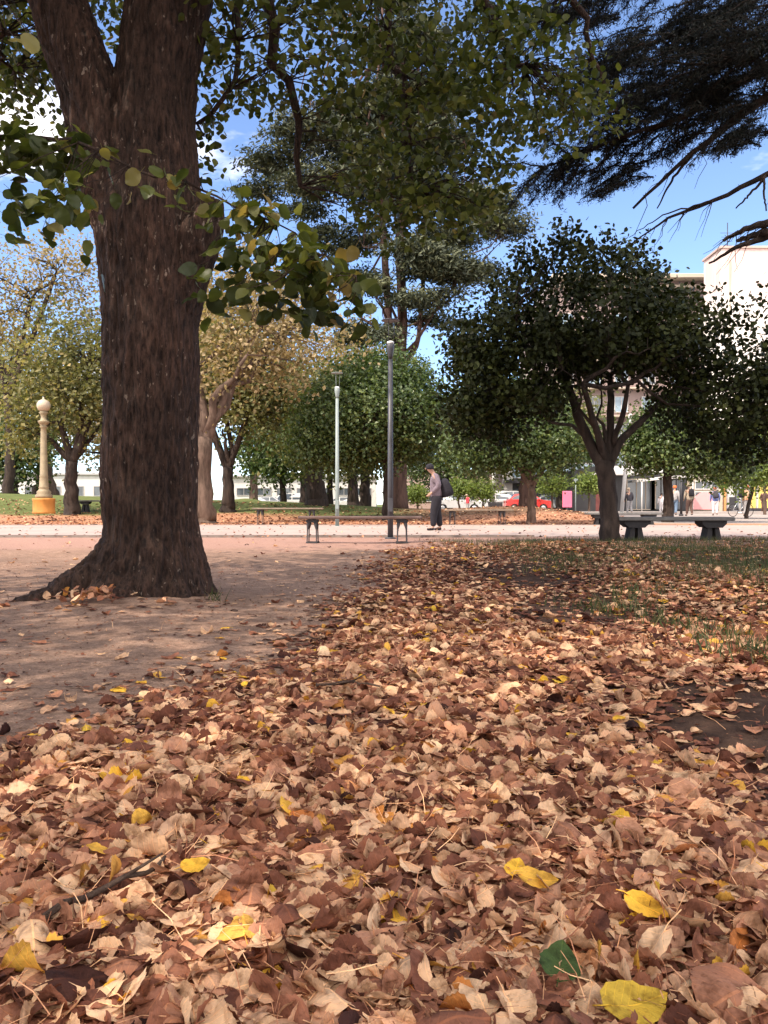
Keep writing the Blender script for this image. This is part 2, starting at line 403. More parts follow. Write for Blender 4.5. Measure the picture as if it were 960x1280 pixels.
def mat_path():
    m, nt, out = new_mat('pale path'); co = coords(nt)
    n1 = noise(nt, co, .7, 5); n2 = noise(nt, co, 30, 4)
    col = ramp(nt, n1, [(.3, (.31, .235, .205)), (.7, (.38, .295, .26))])
    br = N(nt, 'ShaderNodeTexBrick', Scale=1.0); br.inputs['Mortar Size'].default_value = .012; br.inputs['Brick Width'].default_value = 1.2; br.inputs['Row Height'].default_value = 1.2
    nt.links.new(co, br.inputs['Vector']); 
    col = mix(nt, math_(nt, 'MULTIPLY', br.outputs['Fac'], .35), col, (.3, .24, .22))
    principled(nt, out, col, .85, bump(nt, n2, .2, .01)); return m
M['path'] = mat_path()
M['asphalt'] = mat_plain('asphalt', (.055, .053, .055), .85, .25, 2, bmp=.3)
M['kerb'] = mat_plain('kerb stone', (.22, .18, .16), .85, .3, 3, bmp=.3)
M['sidewalk'] = mat_plain('sidewalk paving', (.32, .28, .26), .85, .15, 1, bmp=.2)
M['road_paint'] = mat_plain('road paint', (.70, .69, .66), .7, .15, 3)

# ------------------------------------------------------------------ ground
def axis(lo, hi, step, grow, far):
    a = list(np.arange(lo, hi, step)); s_ = step; x = a[-1]
    while x < far: s_ *= grow; x += s_; a.append(x)
    return a
ys = axis(-4, 15, .12, 1.05, 1200); ysn = [-4-k for k in (1, 3, 7, 15, 40)][::-1]; ys = np.array(ysn+ys)
xr = np.array(axis(0, 6, .12, 1.06, 900)); xs = np.concatenate([-xr[:0:-1], xr])
gx, gy = np.meshgrid(xs, ys)
gz = gh(gx, gy)
mb = MB(); ny_, nx_ = gx.shape
i, j = np.meshgrid(np.arange(ny_-1), np.arange(nx_-1), indexing='ij')
mb.add(np.stack([gx, gy, gz], -1).reshape(-1, 3), np.stack([i*nx_+j, i*nx_+j+1, (i+1)*nx_+j+1, (i+1)*nx_+j], -1).reshape(-1, 4), smooth=True)
g = mb.build('ground', M['ground']); tag(g, kind='structure')
def slab(name, x0, x1, y0, y1, z, mat, th=.1):
    b = MB().box(((x0+x1)/2, (y0+y1)/2, z-th/2), (x1-x0, y1-y0, th)); o = b.build(name, mat); return tag(o, kind='structure')
slab('path', -60, 60, 16.1, 24.6, .018, M['path'])
slab('kerb', -60, 3.0, 15.95, 16.1, .05, M['kerb'], .15)
slab('kerb', -60, 9.0, 24.6, 24.72, .035, M['kerb'], .12)
# street with pavements beyond the trees
slab('road', -250, 250, 64, 76, .03, M['asphalt'])
slab('sidewalk', -250, 250, 76.1, 82, .14, M['sidewalk'], .2)
slab('sidewalk', 9, 250, 55.1, 60.6, .12, M['sidewalk'], .2)
for k in range(-12, 14):
    slab('road_marking', k*6, k*6+3, 69.9, 70.05, .036, M['road_paint'], .02)

# ------------------------------------------------------------------ leaf templates
def leaf_detail(rows=11, cols=7, fold=.3, bend=.4, roll=0.0, crinkle=.05, serr=.05, stem=.35, seed=0, asp=.82, open_=1.0):
    """broad toothed heart-shaped leaf; length ~1 along y"""
    r = np.random.default_rng(seed)
    V = []; UV = []
    ph = r.uniform(0, 6.28, 6)
    for a in range(rows+1):
        t = a/rows
        w = asp*.5*(math.sin(math.pi*min(1, t**.72))**.75) if 0 < t < 1 else 0.0
        w = max(w, .004)
        if serr and 0 < a < rows: w *= 1+(serr if a % 2 else -serr)
        for c in range(cols):
            u = (c/(cols-1)-.5)*2
            x = u*w; y = t-.10*(1-t)*(abs(u)**2)*(1 if t < .3 else .3)
            z = fold*abs(x)*(1+.4*math.sin(5*t+ph[0]))+bend*(t-.5)**2+crinkle*(math.sin(9*t+ph[1]+3*u)+math.sin(13*u*w+ph[2]+6*t)+.7*math.sin(21*t+ph[3])*u)
            if roll:
                ang = roll*u*w*2.2; x2 = math.sin(ang)/(roll*2.2)*2 if roll else x; z += (1-math.cos(ang))/(roll*1.1+1e-6); x = x2*.5*2
            V.append((x, y, z)); UV.append((u*w, t))
    F = []
    for a in range(rows):
        for c in range(cols-1):
            k = a*cols+c; F.append((k, k+1, k+cols+1, k+cols))
    n = len(V)
    if stem:
        k = r.uniform(-.3, .3)
        z0 = V[cols//2][2]
        for q, (yy, zz) in enumerate(((.03, z0), (-.12, z0+.03), (-stem, z0+.10*r.uniform(-.5, 1.5)))):
            xx = k*(-yy)*.6
            V += [(xx-.012, yy, zz), (xx+.012, yy, zz), (xx, yy, zz+.018)]; UV += [(0, 0)]*3
        for q in range(2):
            b = n+q*3
            for e in range(3): F.append((b+e, b+(e+1) % 3, b+3+(e+1) % 3, b+3+e))
    V = np.array(V); V[:, 2] -= V[:rows*cols, 2].mean()
    return V, [np.array(F)], np.array(UV)
def leaf_simple(asp=.8, fold=.15, curl=.1):
    y = [0, .18, .45, .75, 1.0]; w = [0.02, .36, .5, .30, 0.0]
    V = []; 
    for a, b in zip(y, w):
        z = curl*(a-.5)**2
        V += [(-b*asp, a, z+fold*b), (0, a, z), (b*asp, a, z+fold*b)]
    F = [(k*3+c, k*3+c+1, k*3+c+4, k*3+c+3) for k in range(4) for c in range(2)]
    V = np.array(V, float); V[:, 1] -= 0
    return V, [np.array(F)], V[:, :2].copy()
def leaf_quad(asp=.45, fold=.12):
    V = np.array([(0, 0, 0), (asp*.5, .45, fold), (0, 1, 0), (-asp*.5, .45, fold)], float)
    V[:, 1] -= .5
    return V, [np.array([(0, 1, 2), (0, 2, 3)])], V[:, :2].copy()
LQ = leaf_quad(); LQW = leaf_quad(.75); LN = leaf_quad(.16, 0); LS = leaf_simple(); 

# ------------------------------------------------------------------ trees
def bez(a, b, sag=0.0, n=5, wob=.0, up=0.0):
    a = np.asarray(a, float); b = np.asarray(b, float); L = np.linalg.norm(b-a)
    t = np.linspace(0, 1, n)[:, None]
    p = a+(b-a)*t
    p[:, 2] += (4*t*(1-t))[:, 0]*(up*L)-sag*L*(t[:, 0]**2)
    if wob: p[1:-1] += rng.normal(size=(n-2, 3))*wob*L
    return p
def blob_points(blobs, n, shell=.5):
    b = np.array(blobs, float); vol = b[:, 3]*b[:, 4]*b[:, 5]; vol = vol**.85; k = rng.choice(len(b), n, p=vol/vol.sum())
    d = rng.normal(size=(n, 3)); d /= np.linalg.norm(d, axis=1)[:, None]
    r = (shell+(1-shell)*rng.random(n))**(.8)
    return b[k, :3]+d*r[:, None]*b[k, 3:6], d
def make_tree(name, label, cat, base, trunk, blobs, nclump, per, cr, leaf, tmpl, leafmat, barkmat, nlimb=7, group=None, flat=1.0, droop=0.0, limb_r=None, extra=None, twigs=.6, shell=.45, updown=.6, limbdepth=.75, tdroop=None):
    """trunk: list of (pts, radii) in world coordinates; blobs: (x,y,z,rx,ry,rz) world"""
    base = np.asarray(base, float)
    root = empty(name, base, 0, label, cat, group)
    tb = MB()
    forks = []
    for pts, rad in trunk:
        pts = np.asarray(pts, float); rad = np.asarray(rad, float)
        tt = np.linspace(0, 1, len(pts)); t2 = np.linspace(0, 1, len(pts)*3)
        p2 = np.stack([np.interp(t2, tt, pts[:, k]) for k in range(3)], -1); r2 = np.interp(t2, tt, rad)
        p2[1:-1] += rng.normal(size=(len(p2)-2, 3))*r2[1:-1, None]*.10
        tb.tube(p2-base, r2, 12)
        forks.append((p2[-1], r2[-1]))
    C, D = blob_points(blobs, nclump, shell)
    samples = [f[0] for f in forks]; srad = [f[1] for f in forks]
    tgt = C[rng.choice(nclump, min(nlimb, nclump), replace=False)]
    cen = np.array(blobs)[:, :3].mean(0)
    for k, t in enumerate(tgt):
        f, r = forks[k % len(forks)]
        end = f+(t-f)*limbdepth
        p = bez(f, end, 0, 7, .035, up=.08)
        rr = (limb_r or r*.62)*np.linspace(1, .22, 7)
        tb.tube(p-base, rr, 7)
        for q in range(2, 7): samples.append(p[q]); srad.append(rr[q])
    samples = np.array(samples)
    lw = MB()
    for c in C[:int(nclump*twigs)]:
        k = np.argmin(((samples-c)**2).sum(1)); a = samples[k]
        L = np.linalg.norm(c-a); r0 = min(srad[k]*.7, .008+.012*L)
        tb.tube(bez(a, c, droop*.3, 4, .04, up=.04)-base, np.linspace(r0, r0*.25, 4), 4, cap=False)
    tr = tb.build('trunk', barkmat, root)
    n = nclump*per
    cc = np.repeat(C, per, 0); dd = np.repeat(D, per, 0)
    off = rng.normal(size=(n, 3))*cr*.5; off[:, 2] *= flat
    pos = cc+off; pos[:, 2] -= droop*np.abs(off[:, 0]+off[:, 1])*1.0
    nrm = dd*.5+rng.normal(size=(n, 3))*.7; nrm[:, 2] += updown
    td = None
    if tdroop is not None: td = np.tile(np.array([0, 0, -tdroop]), (n, 1))+dd*.5
    ck = np.repeat(rng.random(nclump), per)
    rnd = np.clip(ck*.55+rng.random(n)*.5-.02, 0, 1)
    scatter(lw, tmpl, pos-base, frames(nrm, tdir=td), leaf*rng.uniform(.65, 1.25, n), rnd)
    if extra is not None: extra(lw, base)
    lw.build('crown', leafmat, root)
    return root

# ------------------------------------------------------------------ big linden (remeshed trunk)
def voxel_trunk(tubes, voxel, smooth_it=4):
    b = MB()
    for p, r in tubes: b.tube(p, r, 20)
    me = b.mesh('tmp'); o = bpy.data.objects.new('tmp', me); COL.objects.link(o)
    md = o.modifiers.new('r', 'REMESH'); md.mode = 'VOXEL'; md.voxel_size = voxel
    sm = o.modifiers.new('s', 'SMOOTH'); sm.factor = .6; sm.iterations = smooth_it
    dg = bpy.context.evaluated_depsgraph_get(); dg.update()
    m2 = bpy.data.meshes.new_from_object(o.evaluated_get(dg))
    n = len(m2.vertices); co = np.empty(n*3, np.float32); m2.vertices.foreach_get('co', co); co = co.reshape(-1, 3).astype(float)
    nn = np.empty(n*3, np.float32); m2.vertex_normals.foreach_get('vector', nn); nn = nn.reshape(-1, 3)
    bpy.data.objects.remove(o); bpy.data.meshes.remove(me)
    return m2, co, nn
def px_line(pts, d):
    out = []; rad = []
    for p in pts:
        dd = d+(p[3] if len(p) > 3 else 0)
        out.append(P(p[0], p[1], dd)); rad.append(p[2]/1000*dd*.945)
    return np.array(out), np.array(rad)
def dens(pts, n):
    pts = np.asarray(pts, float); t = np.linspace(0, 1, len(pts)); t2 = np.linspace(0, 1, n)
    from numpy import interp
    return np.stack([interp(t2, t, pts[:, k]) for k in range(pts.shape[1])], -1)

DT = 5.7
tubes = []
main = [(190, 775, 62), (188, 720, 60), (186, 660, 58), (188, 580, 59), (189, 480, 60), (190, 400, 61), (192, 340, 65), (190, 290, 68), (186, 240, 64), (188, 190, 57), (193, 130, 51), (200, 70, 51), (212, 10, 55), (230, -60, 52, .2), (262, -160, 44, .4), (300, -300, 36, .8)]
left = [(184, 345, 34), (166, 285, 46, -.02), (143, 220, 46, -.05), (128, 165, 42, -.05), (110, 110, 39, -.08), (90, 50, 36, -.1), (72, -5, 34, -.1), (48, -80, 31, -.2), (10, -190, 26, -.4), (-50, -330, 20, -.8)]
def smooth_line(L, n=40):
    L = [tuple(p)+(0,)*(4-len(p)) for p in L]; a = dens(L, n)
    for _ in range(4): a[1:-1] = (a[:-2]+2*a[1:-1]+a[2:])/4
    return px_line([tuple(r) for r in a], DT)
tubes.append(smooth_line(main, 60)); tubes.append(smooth_line(left))
tubes.append(smooth_line([(205, 450, 30), (226, 365, 34, -.04), (250, 300, 31, -.14), (262, 268, 21, -.16), (268, 250, 12, -.18)], 16))
base_l = P(190, 752, DT); bx, by = base_l[0], base_l[1]
# root flare
for ang, ln, r0, h0 in ((203, .92, .17, .34), (186, .60, .16, .42), (232, .48, .17, .40), (258, .42, .15, .26), (285, .36, .18, .44), (312, .40, .15, .40), (338, .36, .15, .46), (10, .42, .16, .5), (60, .5, .18, .5), (100, .5, .18, .5), (140, .5, .18, .5), (168, .6, .18, .5)):
    a = R(ang); t = np.linspace(0, 1, 9)
    x = bx+np.cos(a)*(.10+ln*t); y = by+np.sin(a)*(.10+ln*t)
    z = h0*(1-t)**2.8+.01-.09*t
    tubes.append((np.stack([x, y, z+gh(x, y)], -1), r0*(1-t)**.9+.04))
me_t, co, nn = voxel_trunk(tubes, .0115, 6)
disp = np.empty(len(co))
for k, p in enumerate(co):
    zz = p[2]
    q = Vector((p[0]*11, p[1]*11, zz*1.9)); 
    a = mn.noise(q); b_ = mn.noise(Vector((p[0]*24, p[1]*24, zz*4.5)))
    c_ = mn.noise(Vector((p[0]*2.2+7, p[1]*2.2, zz*1.3)))
    d_ = mn.noise(Vector((p[0]*48, p[1]*48, zz*13)))
    disp[k] = (-abs(a)*1.0+.35)*.024+(-abs(b_)+.3)*.026+d_*.010+c_*.035
co2 = co+nn*disp[:, None]
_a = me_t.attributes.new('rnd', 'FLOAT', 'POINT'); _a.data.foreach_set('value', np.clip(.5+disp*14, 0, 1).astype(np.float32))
me_t.vertices.foreach_set('co', (co2-np.array([bx, by, 0])).astype(np.float32).ravel()); me_t.update()
for p in me_t.polygons: p.use_smooth = True
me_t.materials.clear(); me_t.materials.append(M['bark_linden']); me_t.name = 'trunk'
linden = empty('linden_tree', (bx, by, 0), 0, 'huge old tree with thick dark furrowed trunk forking low above the bare earth', 'tree')
tro = bpy.data.objects.new('trunk', me_t); COL.objects.link(tro); tro.parent = linden
LB = np.array([bx, by, 0])

# branches seen in the photo (pixel measured at their own distance), then the crown
brb = MB(); nodes = []
def branch(pts, r0, r1, d0, d1, n=14, wob=.006):
    a = dens([(x, y) for x, y in pts], n); dd = np.linspace(d0, d1, n)
    p = np.array([P(a[k, 0], a[k, 1], dd[k]) for k in range(n)])
    p[1:-1] += rng.normal(size=(n-2, 3))*wob*6
    brb.tube(p-LB, np.linspace(r0, r1, n), 7)
    nodes.extend(p[3:]); return p
branch([(300, -300), (340, -140), (330, -20), (345, 60), (372, 130), (380, 190), (376, 235)], .07, .018, 6.4, 6.6)
branch([(300, -300), (450, -200), (560, -90), (600, -5), (628, 50), (655, 85)], .08, .02, 6.4, 6.8)
branch([(262, -160), (300, 20), (300, 90), (262, 150), (235, 178)], .03, .012, 6.1, 6.0)
branch([(450, -200), (470, -40), (500, 60), (505, 160), (520, 240)], .05, .012, 6.5, 7.0)
branch([(560, -90), (680, -60), (720, 20), (745, 90), (770, 140)], .045, .01, 6.7, 7.2)
branch([(10, -190), (-40, -60), (-10, 30), (20, 90)], .05, .01, 5.4, 6.2)
branch([(300, -300), (420, -380), (560, -420), (800, -480)], .09, .03, 6.4, 4.5)
branch([(-50, -330), (-300, -420), (-600, -500)], .09, .03, 5.0, 4.0)
branch([(262, -160), (250, -500), (240, -1000)], .2, .06, 6.0, 6.6)
# near low spray, carried by a thin limb from the left fork
sp1 = branch([(-50, -330), (-260, -100), (-180, 120), (-60, 175), (30, 172), (100, 180), (150, 206)], .035, .004, 4.9, 3.7, 18, .002)
sp2 = branch([(100, 180), (165, 212), (215, 222), (262, 238), (310, 262), (352, 285), (400, 325), (445, 345)], .008, .002, 3.75, 3.5, 18, .002)
nodes = nodes[:-30]
brb.build('branch', M['bark_linden'], linden)

lin = MB(); linlow = MB()
LT = [leaf_detail(12, 5, f, b, 0, .018, .025, .5, s, .86) for s, (f, b) in enumerate(((.1, -.3), (.25, -.2), (-.1, .3), (.15, .1)))]
def region(n0, cx, cy, rx, ry, d0, d1, size=.07, clump=7, cr=.13, hang=.8, target=None, rshift=0.0, tm=None):
    """n clumps of leaves in an elliptical patch, spread in depth d0..d1"""
    target = target or lin; n = int(n0*1.5)
    u = rng.normal(size=(n, 2)); u /= np.linalg.norm(u, axis=1)[:, None]; r = np.sqrt(rng.random(n))
    px_, py_ = cx+u[:, 0]*r*rx, cy+u[:, 1]*r*ry; d = rng.uniform(d0, d1, n)
    C = np.stack([(px_-480)/1000*d, d, CAMZ+(630-py_)/1000*d], -1)
    nd = np.array(nodes)
    for c in C[::3]:
        k = np.argmin(((nd-c)**2).sum(1)); 
        if np.linalg.norm(nd[k]-c) < 1.2: brb2.tube(bez(nd[k], c, .0, 4, .05, .05)-LB, np.linspace(.007, .002, 4), 4, cap=False)
    pos = np.repeat(C, clump, 0)+rng.normal(size=(n*clump, 3))*cr*np.array([.6, .6, .45])
    leaves_at(target, pos, size, hang, rshift, tm)
def leaves_at(target, pos, size, hang, rshift=0.0, tm=None):
    m = len(pos)
    nrm = rng.normal(size=(m, 3)); nrm[:, 2] = np.abs(nrm[:, 2])*.8+.35
    td = rng.normal(size=(m, 3))*.7; td[:, 2] = -hang
    Rm = frames(nrm, tdir=td); rnd = np.clip(rng.beta(2, 2.4, m)+rshift+(rng.random(m) > .97)*.3, 0, 1)
    tms = tm or [LS]
    idx = rng.integers(0, len(tms), m)
    for k, t in enumerate(tms):
        s_ = idx == k
        if s_.any(): scatter(target, t, pos[s_]-LB, Rm[s_], size*rng.uniform(.6, 1.15, s_.sum()), rnd[s_])
brb2 = MB()
# canopy above, as the photo shows it
for a in ((150, 360, 20, 150, 75, 5.2, 8.5), (210, 520, 40, 150, 100, 5.4, 8.5), (130, 640, 90, 100, 85, 5.6, 8.0), (60, 700, 140, 80, 45, 6.0, 7.6), (110, 560, 180, 85, 90, 5.8, 8.2), (75, 480, 220, 65, 60, 6, 8.0),
          (42, 560, 262, 70, 28, 6.2, 7.6), (26, 270, 90, 30, 70, 5.6, 7.0), (24, 425, 130, 70, 30, 6, 7.5), (14, 335, 125, 50, 20, 6, 7), (180, 30, 40, 80, 85, 6.0, 8.4), (34, 35, 125, 60, 45, 6.5, 8), (30, 130, 30, 40, 40, 6.2, 8), (10, 255, 185, 18, 45, 5.8, 6.4), (16, 500, 290, 50, 30, 6.3, 7.2), (9, 610, 225, 30, 35, 6, 7)):
    region(*a)
# canopy outside the frame: overhead and round the back
C, D = blob_points([(bx-.3, by+.3, 6.8, 5.2, 5.2, 3.3), (bx+.6, by-2.0, 6.6, 3.6, 2.6, 2.2), (bx-3.2, by-2.5, 6.0, 3.6, 4.0, 2.8), (bx-.5, by+2.2, 12, 5.6, 5.0, 3.2), (bx+.8, by-2, 11.5, 5.2, 5.2, 3.0)], 2700, .1)  # high blobs added out of view to shade the citrus
pxx = 480+C[:, 0]/np.maximum(C[:, 1], .05)*1000; pyy = 630-(C[:, 2]-CAMZ)/np.maximum(C[:, 1], .05)*1000
inview = (C[:, 1] > .2) & (pyy > -60) & (pxx > -60) & (pxx < 1020)
C = C[(~inview) & (C[:, 2] > 3.0)]
leaves_at(lin, np.repeat(C, 15, 0)+rng.normal(size=(len(C)*15, 3))*np.array([.30, .30, .22]), .15, .8, tm=[LQW])
for c in C[::9]:
    t0 = LB+np.array([.3, .2, 4.6+.3*(c[2]-4)]); brb2.tube(bez(t0, c, .0, 5, .03, .08)-LB, np.linspace(.035, .008, 5), 5, cap=False)
lin.build('crown', M['linden'], linden)
# low spray: bigger leaves near the camera
def along(p, n, side, down, size, rshift, target):
    k = rng.integers(0, len(p)-1, n); t = rng.random((n, 1)); q = p[k]*(1-t)+p[k+1]*t
    q = q+rng.normal(size=(n, 3))*np.array([side, side*1.3, side*.5]); q[:, 2] -= rng.random(n)**1.5*down
    leaves_at(target, q, size, .75, rshift, LT); return q
q1 = along(sp1[8:16], 120, .08, .12, .075, .12, linlow)
along(sp1[9:15], 95, .07, .36, .088, -.1, linlow)
for (xx, yy, n, sx, sy, down, rs) in ((310, 262, 42, .12, .035, .03, .24), (385, 320, 44, .10, .05, .08, .22), (432, 352, 26, .07, .05, .06, .26), (340, 310, 44, .14, .08, .1, -.0), (375, 365, 55, .12, .07, .06, -.2), (300, 330, 26, .07, .07, .04, -.05), (262, 355, 14, .035, .05, .05, -.1), (225, 232, 8, .06, .015, .02, .25), (45, 262, 34, .13, .08, .06, -.12), (95, 238, 14, .09, .03, .03, .25), (200, 215, 6, .05, .03, .02, .35)):
    n = int(n*1.45); d = 3.55+rng.normal(size=n)*.12; c = np.array([P(xx, yy, 3.55)]*n); c[:, 1] = d; c[:, 0] += rng.normal(size=n)*sx; c[:, 2] += rng.normal(size=n)*sy-rng.random(n)*down
    leaves_at(linlow, c, .076, .8, rs, LT)
    for k in range(0, n, 6): 
        a = sp2[np.argmin(((sp2-c[k])**2).sum(1))]; brb2.tube(bez(a, c[k], 0, 4, .04)-LB, np.linspace(.003, .001, 4), 4, cap=False)
for (xx, yy, s_) in ((40, 62, .10), (22, 66, .07), (130, 202, .055)): 
    pos = np.array([P(xx, yy-14, 3.6)]); scatter(linlow, LT[2], pos-LB, frames(np.array([[.15+rng.normal()*.5, -1, .2+rng.normal()*.5]]), tdir=np.array([[.1, 0, -3.]])), np.array([s_]), np.array([.955]))
    brb2.tube(bez(P(-20, -40, 3.7), pos[0], 0, 5, .02)-LB, .002, 4, cap=False)
lo = linlow.build('low_foliage', M['linden'], linden); tag(lo, 'low spray of larger green and yellowing leaves crossing in front of the trunk')
brb2.build('twigs', M['bark_linden'], linden)

# ------------------------------------------------------------------ shade tree standing behind the camera
make_tree('linden_tree', 'broad leafy tree standing behind the viewpoint, shading the leaf litter', 'tree', (-6.5, -4.5, 0),
          [([(-6.5, -4.5, -.1), (-6.4, -4.5, 1.5), (-6.5, -4.4, 3.2)], (.45, .34, .30))],
          [(-6.5, -4.5, 7.5, 4.6, 4.6, 3.6), (-3.0, -5.5, 8.0, 4.6, 4.6, 3.6), (-8.5, -1.5, 8.0, 4, 4, 3)], 620, 20, .9, .22, LQW, M['linden'], M['bark_linden'], 12)

# ------------------------------------------------------------------ dark conifer reaching in from the right
con = empty('conifer_tree', (9.6, 8.6, 0), 0, 'dark needled conifer reaching in from the upper right with drooping bare-tipped boughs', 'tree')
CB = np.array([9.6, 8.6, 0.])
tb = MB(); tb.tube(np.array([(0, 0, -.1), (0, 0, .5), (.05, 0, 4), (0, .1, 9), (0, 0, 15)]), (.5, .38, .32, .22, .04), 14)
nb = MB()
def cbr(pts, d0, d1, r0, r1, needle=0.0, start=None, n=16, sub=0, subl=.6, foliage=1.0):
    a = dens(pts, n); dd = np.linspace(d0, d1, n)
    p = np.array([P(a[k, 0], a[k, 1], dd[k]) for k in range(n)]); p[1:-1] += rng.normal(size=(n-2, 3))*.005
    if start is not None:
        h = bez(CB+np.array(start), p[0], 0, 6, .01, .03); p = np.concatenate([h[:-1], p]); r = np.concatenate([np.linspace(r0*2.0, r0, 5), np.linspace(r0, r1, n)])
    else: r = np.linspace(r0, r1, n)
    tb.tube(p-CB, r, 7)
    return p[-n:]
def needles_along(p, n, length=.045, w=1.0, spread=.02):
    k = rng.integers(0, len(p)-1, n); t = rng.random((n, 1)); q = p[k]*(1-t)+p[k+1]*t
    dirn = p[k+1]-p[k]; dirn /= np.linalg.norm(dirn, axis=1)[:, None]+1e-9
    q = q+rng.normal(size=(n, 3))*spread
    side = rng.normal(size=(n, 3)); td = dirn*1.0+side*.75
    nrm = rng.normal(size=(n, 3))
    scatter(nb, LN, q-CB, frames(nrm, tdir=td*2), length*rng.uniform(.6, 1.3, n), np.clip(rng.random(n), 0, 1))
def spray(p0, dirv, L, nneed, droop=.5):
    """a limb with side twigs, each hung with needles"""
    dirv = np.asarray(dirv, float); dirv /= np.linalg.norm(dirv)
    p = bez(p0, np.asarray(p0)+dirv*L, droop*.35, 8, .015)
    tb.tube(p-CB, np.linspace(.010, .003, 8), 5, cap=False)
    needles_along(p, nneed//4, .05)
    m = int(L/.055)
    for s_ in range(m):
        t = (s_+1)/(m+1); k = min(int(t*7), 6); a = p[k]*(1-(t*7-k))+p[k+1]*(t*7-k)
        sd = np.cross(dirv, [0, 0, 1])*(1 if s_ % 2 else -1)+dirv*.7+np.array([0, 0, -rng.uniform(.2, 1.1)*droop*1.6])
        sd /= np.linalg.norm(sd); l2 = L*.42*(1-.6*t)*rng.uniform(.6, 1.2)
        q = bez(a, a+sd*l2, .25*droop, 4, .02); tb.tube(q-CB, (.003, .0025, .002, .0015), 3, cap=False)
        needles_along(q, max(4, int(nneed*.75/m)), .048)
# main limbs
L1 = cbr([(1080, 60), (960, 120), (900, 165), (850, 205), (790, 262)], 7.0, 8.0, .05, .012, start=(0, 0, 5.2))
cbr([(868, 190), (840, 225), (820, 262)], 7.7, 8.0, .018, .006)
L2 = cbr([(1120, 150), (960, 218), (900, 248), (830, 275), (783, 310)], 7.0, 8.0, .035, .004, start=(0, 0, 4.6))
cbr([(890, 252), (830, 268), (785, 298)], 7.5, 7.9, .010, .003)
cbr([(955, 222), (935, 245), (918, 262)], 7.1, 7.3, .014, .006)
cbr([(953, 222), (953, 245), (956, 265)], 7.1, 7.2, .012, .006)
L3 = cbr([(1150, 230), (960, 280), (930, 287), (903, 302)], 6.4, 7.0, .045, .014, start=(0, 0, 3.9))
cbr([(1150, 235), (960, 290), (935, 297), (920, 302)], 6.4, 7.0, .045, .016, start=(0, 0, 3.8))
cbr([(1150, 240), (960, 296), (920, 310), (885, 330)], 6.4, 7.1, .04, .008, start=(0, 0, 3.8))
L4 = cbr([(1080, 40), (960, 85), (850, 150), (760, 180), (690, 208), (672, 212)], 7.2, 8.4, .04, .004, start=(0, 0, 5.8))
L5 = cbr([(1080, -60), (960, -10), (860, 40), (780, 70), (720, 95)], 7.2, 8.8, .05, .006, start=(0, 0, 6.6))
L6 = cbr([(1000, -200), (900, -80), (800, -30), (700, 5), (690, 15)], 7.2, 8.8, .05, .006, start=(0, 0, 8.0))
L7 = cbr([(1100, -10), (1000, 50), (930, 70), (840, 100), (750, 150)], 6.6, 7.6, .03, .004, start=(0, 0, 5.9))
# foliage sprays along the limbs
def fill(Lp, k0, n, L, nneed, lo=-.5, hi=.6, droop=.6):
    for _ in range(n):
        k = rng.integers(k0, len(Lp)-1); a = Lp[k]+rng.normal(size=3)*.03
        d = (Lp[-1]-Lp[0]); d /= np.linalg.norm(d)
        dv = d*rng.uniform(.4, 1.0)+np.array([rng.uniform(-.3, .3), rng.uniform(-.9, .9), rng.uniform(lo, hi)])
        spray(a, dv, L*rng.uniform(.6, 1.2), nneed, droop)
fill(L4, 4, 27, .55, 420, -.5, .5); fill(L5, 1, 44, .75, 460, -.6, .5); fill(L7, 1, 34, .65, 420, -.4, .5); fill(L6, 1, 36, .7, 440, -.4, .5)
fill(L1[:9], 0, 18, .6, 380, .0, .8)
def patch(cx, cy, rx, ry, d0, d1, n, L=.5, nneed=380):
    for _ in range(n):
        a = rng.uniform(0, 6.28); r = math.sqrt(rng.random()); d = rng.uniform(d0, d1)
        p0 = P(cx+math.cos(a)*r*rx, cy+math.sin(a)*r*ry, d)
        dv = np.array([-1, rng.uniform(-.6, .6), rng.uniform(-.55, .1)])
        spray(p0-dv/np.linalg.norm(dv)*L*.5, dv, L*rng.uniform(.7, 1.2), nneed, .6)
patch(860, 60, 110, 60, 7.2, 9, 62); patch(910, 100, 70, 50, 7, 9, 24); patch(830, 140, 80, 45, 7.4, 8.8, 44); patch(765, 200, 55, 36, 8.0, 8.6, 26, .4, 300); patch(720, 20, 50, 16, 8.2, 9, 14, .35); patch(925, 175, 45, 22, 7.2, 8, 14, .35); patch(920, 20, 70, 45, 7, 9, 30)
# bare twigs hanging from the lower limbs
for Lp in (L1, L2, L3, L4):
    for _ in range(16):
        k = rng.integers(2, len(Lp)); a = Lp[k-1]; l = rng.uniform(.12, .45)
        v = np.array([-rng.uniform(.1, .8), rng.normal()*.3, -rng.uniform(.2, 1)]); v /= np.linalg.norm(v)
        tb.tube(bez(a, a+v*l, .1, 5, .04)-CB, np.linspace(.0045, .0015, 5), 4, cap=False)
    for _ in range(30):
        k = rng.integers(2, len(Lp)); a = Lp[k-1]; v = rng.normal(size=3); v /= np.linalg.norm(v)
        tb.tube(np.array([a, a+v*.035])-CB, (.004, .002), 4, cap=False)
# upper crown, mostly out of the frame
for k in range(90):
    z = rng.uniform(6.5, 14); a = rng.uniform(0, 6.28); Rr = (15.5-z)*.42
    p0 = CB+np.array([math.cos(a)*Rr*.5, math.sin(a)*Rr*.5, z]); pc = P(0, 0, 1)
    px_, py_ = 480+p0[0]/p0[1]*1000, 630-(p0[2]-CAMZ)/p0[1]*1000
    if py_ > -60 and px_ < 1000: continue
    tb.tube(bez(CB+np.array([0, 0, z+.2]), p0, 0, 4)-CB, np.linspace(.05, .015, 4), 5, cap=False)
    spray(p0, (math.cos(a), math.sin(a), -.2), Rr*.6, 360, .5)
tb.build('trunk', M['bark_dark'], con); nb.build('crown', M['dark_needle'], con)

